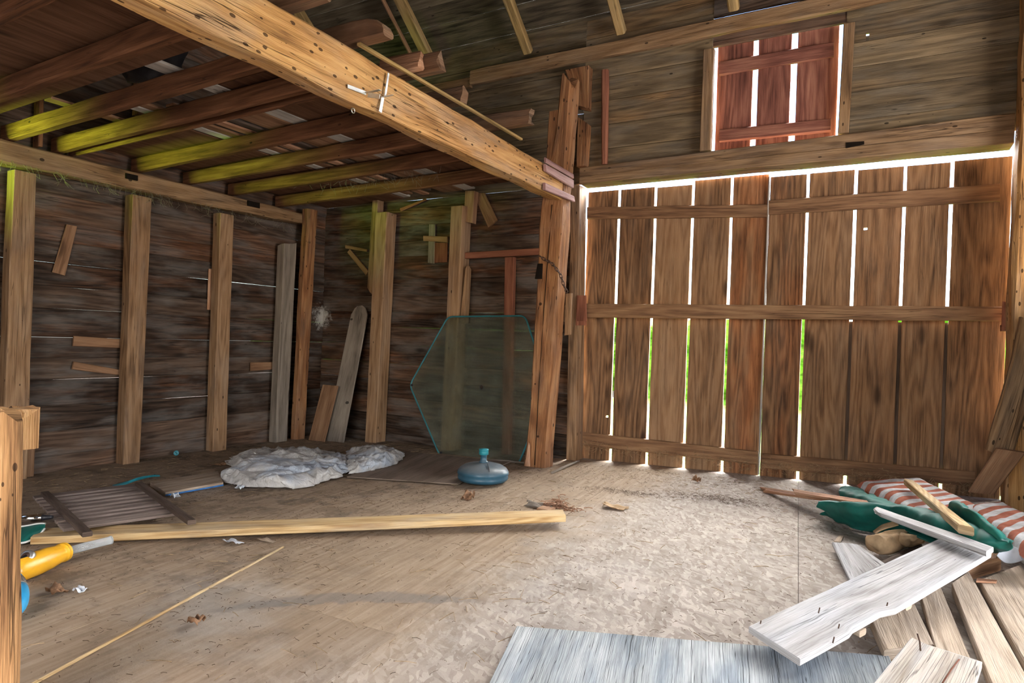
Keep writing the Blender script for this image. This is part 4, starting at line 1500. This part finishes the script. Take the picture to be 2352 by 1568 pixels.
# chrome pole, green canvas bit, yellow handle, blue hose beside the broken post
a, c = G(30, 1192, .10), G(121, 1187, .11)
r_ = root('chrome_pole', a, 'shiny chrome pole end sticking out behind the broken post', 'pole')
MB().tube([a, a.lerp(c, .75)], .022, 20).build('tube', M['chrome'], r_)
MB().tube([a.lerp(c, .75), a.lerp(c, .8), c], [.019, .016, .010], 16).build('tip', M['blackp'], r_)
rows = [[G(30, 1213, .06), G(60, 1209, .07), G(88, 1204, .08), G(104, 1204, .08)],
        [G(30, 1232, .03), G(60, 1228, .05), G(85, 1220, .06), G(104, 1208, .075)],
        [G(30, 1250, .015), G(60, 1246, .02), G(84, 1234, .03), G(103, 1215, .06)]]
r_ = root('canvas_bag', G(60, 1240), 'folded green canvas with white piping beside the broken post', 'bag')
o = cloth('canvas', rows, M['green'], 30, 14, .01, 8, 0, 20, .003, parent=r_)
cv_ = o
for row in (rows[0], rows[2]):
    b = MB()
    b.tube(spline([p + V((0, 0, .004)) for p in row], 20), .006, 8)
    b.build('piping', M['piping'], cv_)
ax0, ax1 = G(22, 1318, .066), G(150, 1266, .072)
yd = (ax1 - ax0)
L = yd.length
yh = root('yellow_handle', G(80, 1300), 'yellow turned handle with a clear tube beside the broken post', 'handle')
MB().lathe(ax0, yd, [(.045, 0), (.055, .02), (.058, L * .25), (.06, L * .45), (.056, L * .66), (.047, L * .85), (.043, L * .9), (.05, L * .92), (.05, L * .94), (.044, L * .955), (.05, L * .97), (.049, L * .99), (.03, L)], 40).build('grip', M['yellow'], yh)
tb_ = yd.normalized()
tp1 = G(254, 1240, .075)
ct_ = MB().tube([ax1 - tb_ * .02, ax1.lerp(tp1, .5), tp1], .022, 24).build('clear_tube', M['clear'], yh)
MB().tube([tp1 + (tp1 - ax1).normalized() * k_ for k_ in (-.004, .004)], .0235, 24).build('tube_end', M['clear'], ct_)
nb = V((.3, -.75, .55)).normalized()
cb = ax0.lerp(ax1, .43) + nb * .052 + V((0, 0, .015))
co_ = MB().lathe(cb, nb, [(.034, -.01), (.036, .004), (.034, .014), (.024, .018)], 28).build('collar', M['metal'], yh)
MB().lathe(cb, nb, [(.024, .012), (.022, .0195), (.001, .02)], 24).build('bolt', M['rust'], co_)
e_ = ax0.lerp(ax1, .1) + nb * .05
MB().tube([cb + nb * .004, e_ + nb * .004], .018, 10).build('lever', M['blackp'], yh)
pts = [G(8, 1318, .09), G(32, 1332, .085), G(44, 1362, .075), G(38, 1392, .06), G(10, 1412, .05)]
b = MB()
ss = spline(pts, 24)
r_ = root('blue_hose', G(50, 1385), 'bright blue plastic hose curve beside the broken post', 'hose')
MB().tube(ss[:8], .036, 20).build('upper_end', M['bluep'], r_)
MB().tube(ss[7:11], .0375, 20).build('band', M['greyb'], r_)
MB().tube(ss[10:], .036, 20).build('lower_end', M['bluep'], r_)

# ------------------------------------------------------------------ plywood sheet in front
def fboard(name, mat, cs, th, label, cat='board', group=None, **k):
    return slab(name, mat, 'F', 0, cs, th, label, cat, group, **k)
fboard('plywood_sheet', 'plyg', [(1110, 1600, .02), (1187, 1437, .02), (2040, 1505, .026), (2130, 1720, .026)][::1] and [(1187, 1437, .022), (2042, 1506, .026), (2160, 1800, .026), (1040, 1740, .022)], .014,
       'weathered blue grey plywood sheet in the near foreground', 'sheet', sub=4, jit=.001, cham=.002)

# wide pale board over the pile
far = [(1720, 1437, .10), (1810, 1395, .12), (1822, 1389, .122), (1900, 1354, .14), (1925, 1342, .146), (2155, 1237, .205)]
near = [(1838, 1513, .10), (1950, 1451, .12), (1958, 1441, .122), (2022, 1405, .14), (2058, 1397, .146), (2275, 1270, .205)]
ps = [(G(*a), G(*c)) for a, c in zip(far, near)]
wbd = root('pale_board', G(1780, 1475), 'wide pale weathered board lying slantwise on top of the pile', 'board')
b = MB()
dn = V((.0, .0, -.026))
b.loft([[a, c, c + dn, a + dn] for a, c in ps], sub=4, cham=.003, jit=.002, b1=.02, uvo=(3.3, 8.1))
b.build('plank', M['white'], wbd)
for t in (.27, .5):
    a, c = ps[0][0].lerp(ps[-1][0], t), ps[0][1].lerp(ps[-1][1], t)
    a, c = a.lerp(c, .55), a.lerp(c, .97)
    d = (ps[-1][0] - ps[0][0]).normalized() * .025
    b = MB()
    b.loft([[a + dn * 1.1 - d, a + dn * 1.1 + d, a + dn * 2.1 + d, a + dn * 2.1 - d], [c + dn * 1.1 - d, c + dn * 1.1 + d, c + dn * 2.1 + d, c + dn * 2.1 - d]], jit=.001, sub=1)
    b.build('cleat', M['tan'], wbd)
for (x, y, dz) in ((1745, 1432, .104), (1880, 1402, .14), (2036, 1390, .147), (1913, 1470, .12), (1925, 1440, .125)):
    p = G(x, y, dz)
    b = MB()
    b.tube([p - V((0, 0, .01)), p + V((.004, .004, .012))], .0025, 6)
    b.build('nail', M['rust'], wbd)

# broken front board with a standing nail
fb = root('split_board', G(2100, 1540), 'pale split board with a standing nail, nearest the viewer', 'board')
p = [G(2091, 1465, .105), G(2256, 1521, .105), G(2206, 1680, .10), G(1930, 1660, .10)]
b = MB()
dn = V((0, 0, -.024))
b.loft([[p[0], p[1], p[1] + dn, p[0] + dn], [p[3], p[2], p[2] + dn, p[3] + dn]], sub=4, cham=.003, jit=.002, b0=.012)
b.build('plank', M['white'], fb)
a = G(2115, 1494, .105)
b = MB()
b.tube([a - V((0, 0, .008)), a + V((-.004, .004, .03)), a + V((-.012, .01, .055))], .0028, 8)
b.build('nail', M['rust'], fb)
sp_ = [G(x, y, .1055) for x, y in ((2203, 1514), (2185, 1537), (2165, 1568))]
b = MB()
b.tube(sp_, .0025, 5)
b.build('split', M['red'], fb)

# tan planks at the right
fboard('tan_plank', 'tan', [(1999, 1420, .055), (2098, 1380, .055), (2146, 1478, .05), (2031, 1492, .05)], .045, 'short tan plank end just below the wide pale board', 'plank', 'tan planks at the right', sub=3, jit=.002)
fboard('tan_plank', 'tan', [(2114, 1364, .055), (2160, 1345, .055), (2242, 1540, .05), (2172, 1570, .05)], .045, 'narrow tan plank disappearing under the split pale board', 'plank', 'tan planks at the right', sub=3, jit=.002)
fboard('tan_plank', 'tan', [(2186, 1340, .06), (2226, 1312, .06), (2372, 1575, .052), (2290, 1600, .052)], .05, 'long tan plank with a shadowed edge, second from the right corner', 'plank', 'tan planks at the right', sub=3, jit=.002)
fboard('tan_plank', 'tan', [(2250, 1332, .058), (2345, 1296, .058), (2500, 1510, .052), (2372, 1552, .052)], .045, 'widest tan plank running out of the right edge of the view', 'plank', 'tan planks at the right', sub=3, jit=.002)
# speckled broken board behind
fboard('speckled_board', 'white', [(1911, 1246, .05), (1972, 1249, .07), (2034, 1292, .08), (1951, 1331, .03)], .022, 'broken speckled grey board poking out behind the wide pale board', 'board', sub=4, jit=.004, b0=.03)
fboard('wood_chip', 'tan', [(1915, 1242, .012), (1931, 1244, .012), (1938, 1230, .012), (1927, 1228, .012)], .008, 'tiny thin wood chip beside the speckled grey board', 'chip', jit=.001)
# dark board put in for the shaded void under the pile
fboard('dark_void_board', 'dark', [(2020, 1290, .03), (2060, 1335, .03), (2160, 1290, .03), (2110, 1245, .03)], .025, 'dark board standing in for shade under the canvas bundle', 'plank', jit=.002)
# brown block and sliver
fboard('brown_block', 'brownb', [(2222, 1300, .075), (2300, 1278, .075), (2297, 1262, .075), (2225, 1283, .075)], .075, 'reddish brown wood block under the end of the green canvas', 'block', jit=.006, sub=3, cham=.012)
fboard('wood_sliver', 'splint', [(2242, 1334, .07), (2244, 1326, .07), (2290, 1330, .072), (2288, 1336, .072)], .01, 'small orange wood sliver lying on the widest tan plank', 'sliver', jit=.002)

# striped cushions
def cushion(c4, th, label, stripes, nu=44, nv=22, sag=.0, group='striped lounger cushions'):
    c = [G(*q) for q in c4]
    sd = random.random() * 20
    top, bot = [], []
    for i in range(nv):
        v_ = i / (nv - 1)
        rt, rb = [], []
        for j in range(nu):
            u_ = j / (nu - 1)
            p = (c[0] * (1 - u_) + c[1] * u_) * (1 - v_) + (c[3] * (1 - u_) + c[2] * u_) * v_
            eu, ev = min(u_, 1 - u_) * nu / 3.0, min(v_, 1 - v_) * nv / 3.0
            e = min(1, eu) * min(1, ev)
            prof_ = math.sqrt(max(0, 1 - (1 - min(1, eu)) ** 2)) * math.sqrt(max(0, 1 - (1 - min(1, ev)) ** 2))
            w = nz(p, 5, sd) * .014 + nz(p, 12, sd + 4) * .006
            rt.append(p + V((0, 0, -th / 2 + th / 2 * prof_ + w * e)))
            rb.append(p + V((0, 0, -th / 2 - th / 2 * prof_)))
        top.append(rt)
        bot.append(rb[::1])
    b = MB()
    b.grid(top, .5, (stripes, 1))
    b.grid([r[::-1] for r in bot], .5, (-stripes, 1))
    o = b.build('striped_cushion', M['stripe'])
    return sv(o, label, 'cushion', group)
cushion([(1968, 1098, .18), (2132, 1188, .18), (2262, 1160, .215), (2118, 1094, .215)], .115, 'upper striped cushion under the loose square batten', 7)
cushion([(2222, 1156, .21), (2420, 1310, .18), (2500, 1233, .20), (2300, 1146, .225)], .11, 'striped cushion reaching the right edge of the view', 7.5)
cushion([(1975, 1138, .048), (2195, 1245, .048), (2400, 1330, .07), (2400, 1200, .10)][:2] + [(2330, 1215, .055), (2080, 1120, .055)], .04, 'lower striped cushion mostly hidden under the other two', 8)

# green canvas lengths
gc = root('green_canvas', G(2050, 1210), 'folded dark green canvas lying across the striped cushions', 'canvas')
rows = [[G(1885, 1180, .02), G(1960, 1214, .02), G(2040, 1232, .03), G(2130, 1245, .06), G(2225, 1262, .10), G(2288, 1268, .12)],
        [G(1880, 1166, .10), G(1960, 1186, .13), G(2060, 1196, .16), G(2150, 1222, .19), G(2240, 1250, .2), G(2298, 1262, .18)],
        [G(1878, 1152, .16), G(1965, 1160, .20), G(2065, 1168, .235), G(2160, 1190, .26), G(2245, 1215, .26), G(2310, 1243, .24)],
        [G(1890, 1148, .14), G(1965, 1156, .18), G(2070, 1164, .21), G(2170, 1182, .22), G(2250, 1208, .22), G(2310, 1238, .22)]]
cloth('front_fold', rows, M['green'], 120, 40, folds=.024, th=.004, parent=gc)
rows = [[G(2170, 1172, .235), G(2205, 1195, .24), G(2255, 1222, .25), G(2312, 1246, .245)],
        [G(2178, 1158, .30), G(2215, 1176, .31), G(2262, 1206, .29), G(2312, 1242, .25)],
        [G(2196, 1150, .33), G(2228, 1172, .33), G(2268, 1200, .30), G(2310, 1238, .25)],
        [G(2216, 1160, .28), G(2240, 1180, .28), G(2275, 1208, .27), G(2312, 1238, .24)]]
cloth('raised_flap', rows, M['green'], 70, 34, folds=.024, th=.004, parent=gc)
rows = [[G(1938, 1148, .10), G(1975, 1158, .12), G(2035, 1170, .16)],
        [G(1935, 1122, .16), G(1985, 1140, .17), G(2045, 1164, .18)],
        [G(1945, 1116, .14), G(2000, 1134, .15), G(2060, 1160, .16)]]
cloth('back_fold', rows, M['green'], 50, 26, folds=.024, th=.004, parent=gc)
rows = [[G(2084, 1208, .13), G(2110, 1222, .13), G(2160, 1242, .13)],
        [G(2076, 1214, .12), G(2100, 1230, .12), G(2138, 1246, .12)]]
cloth('under_fold', rows, M['green'], 20, 6, .004, 9, 0, 20, .004, parent=gc, ridged=False)

# batten, thin broken board, splinters
slab('square_batten', 'pine', 'F', 0, [(2076, 1099, .27), (2098, 1102, .27), (2238, 1211, .315), (2200, 1203, .315)], .045, 'loose square batten lying on the upper striped cushion', 'batten', jit=.002)
slab('broken_lath', 'white', 'F', 0, [(2009, 1161, .25), (2018, 1176, .25), (2265, 1266, .255), (2282, 1255, .255)], .026, 'long broken pale lath crossing over the green canvas', 'board', jit=.003, b0=.06, sub=3)
slab('splintered_board', 'splint', 'F', 0, [(1748, 1118, .02), (1754, 1126, .02), (1985, 1159, .17), (1985, 1150, .17)], .02, 'long splintered board, lower of two by the back fold of green canvas', 'board', jit=.005, b0=.06, b1=.06, sub=3)
slab('splintered_board', 'splint', 'F', 0, [(1822, 1122, .11), (1826, 1130, .11), (1998, 1158, .20), (1998, 1149, .20)], .018, 'shorter splintered board lying on top of another splintered board', 'board', jit=.006, b0=.04, b1=.04, sub=3)

# canvas bundle
cb_ = root('canvas_bundle', G(2050, 1265), 'folded tan canvas bundle under the broken pale lath', 'bundle')
rows = [[G(1986, 1262, .02), G(2015, 1270, .02), G(2045, 1264, .02), G(2064, 1254, .03)],
        [G(1980, 1248, .06), G(2015, 1254, .07), G(2045, 1250, .07), G(2064, 1244, .07)],
        [G(1984, 1234, .10), G(2020, 1230, .12), G(2045, 1224, .13), G(2068, 1222, .12)],
        [G(2000, 1226, .10), G(2030, 1218, .12), G(2055, 1212, .13), G(2085, 1216, .12)]]
cloth('front_fold', rows, M['canvas'], 60, 34, folds=.04, th=.004, parent=cb_)
rows = [[G(2066, 1254, .02), G(2090, 1256, .03), G(2122, 1246, .05)],
        [G(2064, 1240, .09), G(2092, 1242, .10), G(2128, 1240, .09)],
        [G(2070, 1222, .13), G(2096, 1228, .13), G(2128, 1236, .10)]]
cloth('side_fold', rows, M['canvas'], 30, 16, .010, 12, .005, 26, .004, parent=cb_)
rows = [[G(2004, 1220, .07), G(2030, 1204, .12), G(2056, 1196, .15)],
        [G(2010, 1226, .08), G(2036, 1213, .12), G(2064, 1206, .14)]]
cloth('back_fold', rows, M['canvas'], 24, 8, .006, 12, .003, 26, .004, parent=cb_)
# rope
b = MB()
pr = spline([G(x, y, .012) for x, y in ((1908, 1182), (1930, 1200), (1960, 1213), (2000, 1222), (2030, 1220))], 60)
for ph in (0, 2.09, 4.19):
    b.tube([p + V((0, math.cos(i * .8 + ph) * .006, math.sin(i * .8 + ph) * .006)) for i, p in enumerate(pr)], .007, 6)
sv(b.build('rope', M['rope']), 'frayed grey rope curving on the floor before the green canvas', 'rope')
# white cloth
rows = [[G(2290, 1276, .14), G(2312, 1292, .11), G(2340, 1290, .11), G(2380, 1270, .12)],
        [G(2298, 1262, .16), G(2320, 1276, .13), G(2345, 1276, .13), G(2385, 1258, .14)],
        [G(2312, 1248, .18), G(2332, 1256, .16), G(2352, 1262, .15), G(2390, 1250, .16)]]
o = cloth('white_cloth', rows, M['wcloth'], 36, 16, .010, 8, .004, 18, .003, ridged=False)
sv(o, 'white cloth corner hanging out below the green canvas tip', 'cloth')

# ------------------------------------------------------------------ small litter, each piece by itself
def crumple(name, mat, px, py, w, d, h, label, cat, s=0):
    c = G(px, py, .004)
    n = 12
    Pm = []
    for i in range(n):
        row = []
        for j in range(n):
            u_, v_ = j / (n - 1) - .5, i / (n - 1) - .5
            p = V((u_ * w, v_ * d, 0))
            p.z = h * (.5 + 1.2 * nz((u_ * 2 + s, v_ * 2, s), 1.2, s))
            p.z = max(p.z, .002)
            row.append(c + V((p.x * (1 + .4 * nz(p, 20, s)), p.y * (1 + .4 * nz(p, 20, s + 2)), p.z)))
        Pm.append(row)
    b = MB()
    b.grid(Pm, .5)
    o = b.build(name, M[mat])
    m = o.modifiers.new('thickness', 'SOLIDIFY')
    m.thickness = .002
    return sv(o, label, cat)
crumple('paper_scrap', 'paper', 183, 1357, .06, .03, .02, 'small white paper scrap on the left floor sheet', 'paper', 1)
crumple('paper_scrap', 'paper', 402, 1142, .05, .05, .04, 'crumpled white scrap beside the right rail of the rack', 'paper', 2)
crumple('paper_scrap', 'paper', 551, 1122, .06, .05, .03, 'tiny white scrap just before the large paint cloth heap', 'paper', 3)
crumple('paper_scrap', 'wcloth', 535, 1246, .12, .05, .02, 'bluish scrap below the near edge of the long pine plank', 'paper', 4)
crumple('paper_scrap', 'tan', 615, 1241, .12, .04, .008, 'thin pale shaving against the near edge of the long pine plank', 'shaving', 5)
crumple('dry_leaf', 'leaf', 132, 1360, .10, .06, .035, 'crumpled brown leaf left of a small white paper scrap', 'leaf', 6)
crumple('dry_leaf', 'leaf', 1075, 1146, .08, .08, .07, 'curled dead leaf before the umbrella base', 'leaf', 7)
crumple('dry_leaf', 'leaf', 452, 1433, .06, .05, .03, 'dark curled leaf in the lower left of the floor', 'leaf', 8)
crumple('dry_leaf', 'canvas', 1412, 1166, .16, .12, .03, 'flat tan leaf on the open floor right of the long plank', 'leaf', 9)
crumple('dry_leaf', 'leaf', 1600, 1106, .07, .06, .05, 'dark curled leaf in the light before the door', 'leaf', 10)
crumple('paper_scrap', 'greyb', 1240, 1164, .22, .09, .03, 'torn grey cardboard flap behind the end of the long plank', 'cardboard', 11)
crumple('dry_leaf', 'leaf', 505, 1068, .16, .12, .03, 'brown leaf litter clump left of the large paint cloth heap', 'leaf', 12)

def clump(px, py, rx, ry, n, r, mat, name, label, h=.03, l=.05, cat='debris'):
    c = G(px, py)
    b = MB()
    for i in range(n):
        x, y = c.x + random.gauss(0, rx), c.y + random.gauss(0, ry)
        z = fz(x, y) + .003 + abs(random.gauss(0, h * .5)) * math.exp(-((x - c.x) / rx) ** 2)
        a = random.uniform(0, 6.28)
        L_ = random.uniform(.3, 1) * l
        d = V((math.cos(a) * L_, math.sin(a) * L_, random.uniform(-.1, .25) * L_))
        p = V((x, y, z))
        e_ = p + d
        e_.z = max(e_.z, fz(e_.x, e_.y) + .002)
        b.tube([p, (p + e_) / 2 + V((0, 0, .004)), e_], r, 3, False)
    return sv(b.build(name, M[mat]), label, cat, kind='stuff')
clump(1275, 1166, .07, .05, 160, .0035, 'splint', 'bark_fibres', 'tuft of reddish bark fibres behind the long plank end', .06, .07)
clump(1640, 1146, .22, .07, 420, .0010, 'needle', 'pine_needles', 'dark patch of pine needles before the door', .015, .04)
clump(1440, 1132, .16, .05, 200, .0010, 'needle', 'pine_needles', 'thin patch of pine needles near the big post', .01, .04)

# scattered chaff over the whole floor: nobody could count it
b = MB()
random.seed(5)
n = 0
while n < 8500:
    x, y = random.uniform(-6.45, 1.0), random.uniform(.9, 6.32)
    dn_ = noise.noise(V((x * .9, y * .9, 3))) * .5 + .5 + .35 * noise.noise(V((x * 3, y * 3, 8)))
    wx = min(1, .35 + max(0, (-x - 1.5)) / 4)
    if y > 5.6:
        wx += .3
    if random.random() > max(.05, (dn_ - .25) * 1.3) * wx:
        continue
    a = random.uniform(0, 6.28)
    l = random.choice((.006, .009, .012, .016, .022, .034)) * random.uniform(.6, 1.4)
    z = fz(x, y) + .0015
    p = V((x, y, z))
    m_ = p + V((math.cos(a), math.sin(a), 0)) * l * .5 + V((-math.sin(a), math.cos(a), 0)) * l * random.uniform(-.2, .2) + V((0, 0, random.uniform(0, .006)))
    e_ = p + V((math.cos(a), math.sin(a), 0)) * l
    e_.z = fz(e_.x, e_.y) + random.uniform(.001, .006)
    b.tube([p, m_, e_], random.uniform(.0005, .0013), 3, False)
    n += 1
sv(b.build('floor_chaff', M['needle']), 'dark twigs, needles and chaff scattered over the floor', 'debris', kind='stuff')
b = MB()
n = 0
while n < 1500:
    x, y = random.uniform(-6.5, .6), random.uniform(1.0, 6.3)
    if random.random() > (.25 + .9 * max(0, noise.noise(V((x, y, 1)))) + (.5 if y > 5.4 or x < -5.6 else 0)):
        continue
    a = random.uniform(0, 6.28)
    l = random.uniform(.02, .11)
    p = V((x, y, fz(x, y) + .002))
    e_ = p + V((math.cos(a), math.sin(a), 0)) * l
    e_.z = fz(e_.x, e_.y) + random.uniform(.002, .012)
    b.tube([p, (p + e_) / 2 + V((0, 0, .003)), e_], random.uniform(.0008, .0018), 3, False)
    n += 1
sv(b.build('straw', M['straw']), 'pale straw scattered over the floor and along the walls', 'straw', kind='stuff')
# cobwebs under plate and joists
b = MB()
for i in range(140):
    y = random.uniform(2.6, 5.7)
    p = V((PX + .01, y, 2.68 + random.uniform(-.02, .02)))
    e_ = p + V((random.uniform(0, .06), random.gauss(0, .06), -random.uniform(.02, .13)))
    b.tube([p, (p + e_) / 2 + V((0, random.gauss(0, .02), -.02)), e_], .0012, 3, False)
for i in range(130):
    x = random.gauss(-4.4, .45)
    y = JY[-1] - random.uniform(.4, .7)
    p = V((x, y, jz(x) + random.uniform(-.03, .1)))
    e_ = p + V((random.gauss(0, .05), random.gauss(0, .04), -random.uniform(.0, .10)))
    b.tube([p, e_], .0012, 3, False)
sv(b.build('cobweb', M['cob']), 'dusty cobwebs hanging under the wall plate and loft joists', 'cobweb', kind='stuff')
# sticks at the foot of the glass
for a, c, lb in (((1120, 1056), (1215, 1064), 'round grey stick on the floor at the foot of the glass tabletop'), ((1268, 1085), (1330, 1058), 'thin pale stick on the floor between big post and door')):
    b = MB()
    p0, p1 = G(a[0], a[1], .014), G(c[0], c[1], .014)
    b.tube([p0, p0.lerp(p1, .5) + V((0, .01, .004)), p1], [.012, .013, .009], 8)
    sv(b.build('floor_stick', M['greyb']), lb, 'stick')

# ------------------------------------------------------------------ outside
b = MB()
b.box((-8, 6.75, -.62), (40, 60, -.55), 'X', jit=0, seg=1)
structure(b.build('ground', M['grass']), 'sunlit green grass outside seen through the door gaps', 'ground')
b = MB()  # unseen earth in place of grass, added so no green light bounces indoors
b.box((-40, -30, -.62), (40, 6.749, -.55), 'X', jit=0, seg=1)
b.box((-40, 6.75, -.62), (-8.001, 60, -.55), 'X', jit=0, seg=1)
structure(b.build('ground', M['yard']), 'unseen bare earth added around the barn against green bounce', 'ground')
b = MB()
Pm = []
for i in range(16):
    Pm.append([V((-30 + 60 * j / 120, 24 + 1.5 * nz((j * .2, i * .4, 1), 1, 2), -.6 + 3.0 * i / 15 + .6 * nz((j * .25, 5, 1), 1) * i / 15)) for j in range(121)])
b.grid(Pm, .5)
b.grid([[p + V((0, 2.5, -.2)) for p in r][::-1] for r in Pm], .5)
sv(b.build('hedge', M['hedge']), 'green hedge outside beyond the barn door', 'hedge', kind='stuff')

# ------------------------------------------------------------------ light
w = bpy.data.worlds.new('daylight')
S.world = w
w.use_nodes = True
nt = w.node_tree
bg = nt.nodes['Background']
sky = nt.nodes.new('ShaderNodeTexSky')
sky.sky_type = 'NISHITA'
sky.sun_disc = False
sky.sun_elevation = math.radians(42)
sky.sun_rotation = math.radians(160)
sky.air_density = 1.0
sky.dust_density = 2.5
nt.links.new(sky.outputs[0], bg.inputs['Color'])
bg.inputs['Strength'].default_value = 1.6


def area(name, loc, target, sx, sy, power, col, spread=180):
    l = bpy.data.lights.new(name, 'AREA')
    l.shape = 'RECTANGLE'
    l.size, l.size_y = sx, sy
    l.energy = power
    l.color = col
    l.spread = math.radians(spread)
    o = bpy.data.objects.new(name, l)
    COL.objects.link(o)
    o.location = loc
    o.rotation_euler = (V(target) - V(loc)).to_track_quat('-Z', 'Y').to_euler()
    return o


area('daylight_right_doorway', (XR + .25, (OY0 + OY1) / 2, 1.5), (-2, (OY0 + OY1) / 2 + .4, 1.5), 3.0, 2.5, 430, (1.0, .95, .88))
area('daylight_front_doorway', ((FX0 + FX1) / 2, YF - .15, 1.6), (-1.2, 4, 1.4), 3.8, 2.6, 45, (1.0, .96, .90))
area('green_light_left_window', (-6.48, .75, 2.15), (-6.12, 3.1, 3.0), .8, .4, 24, (.55, 1.0, .08), 44)

sl = bpy.data.lights.new('hazy_sun', 'SUN')
sl.energy = 240
sl.angle = math.radians(64)
sl.color = (1.0, .98, .94)
so_ = bpy.data.objects.new('hazy_sun', sl)
COL.objects.link(so_)
so_.location = (0, 20, 15)
so_.rotation_euler = V((-.10, -1, -.62)).to_track_quat('-Z', 'Y').to_euler()

# ------------------------------------------------------------------ camera and view
cam = bpy.data.cameras.new('camera')
cam.sensor_fit = 'HORIZONTAL'
cam.sensor_width = 36
cam.lens = F / 2352 * 36
cam.clip_start = .05
cam.clip_end = 300
co = bpy.data.objects.new('camera', cam)
COL.objects.link(co)
m = Matrix.Identity(4)
for i in range(3):
    m[i][0], m[i][1], m[i][2], m[i][3] = CR[i], CU[i], -CW[i], CAM[i]
co.matrix_world = m
S.camera = co
S.view_settings.view_transform = 'Standard'
S.view_settings.look = 'None'
S.view_settings.gamma = 1
S.view_settings.exposure = -0.5
S.view_settings.use_curve_mapping = False
S.cycles.use_denoising = True
S.cycles.max_bounces = 6
S.cycles.diffuse_bounces = 4
S.cycles.transparent_max_bounces = 8
S.cycles.caustics_reflective = False
S.cycles.caustics_refractive = False
S.cycles.sample_clamp_indirect = 6
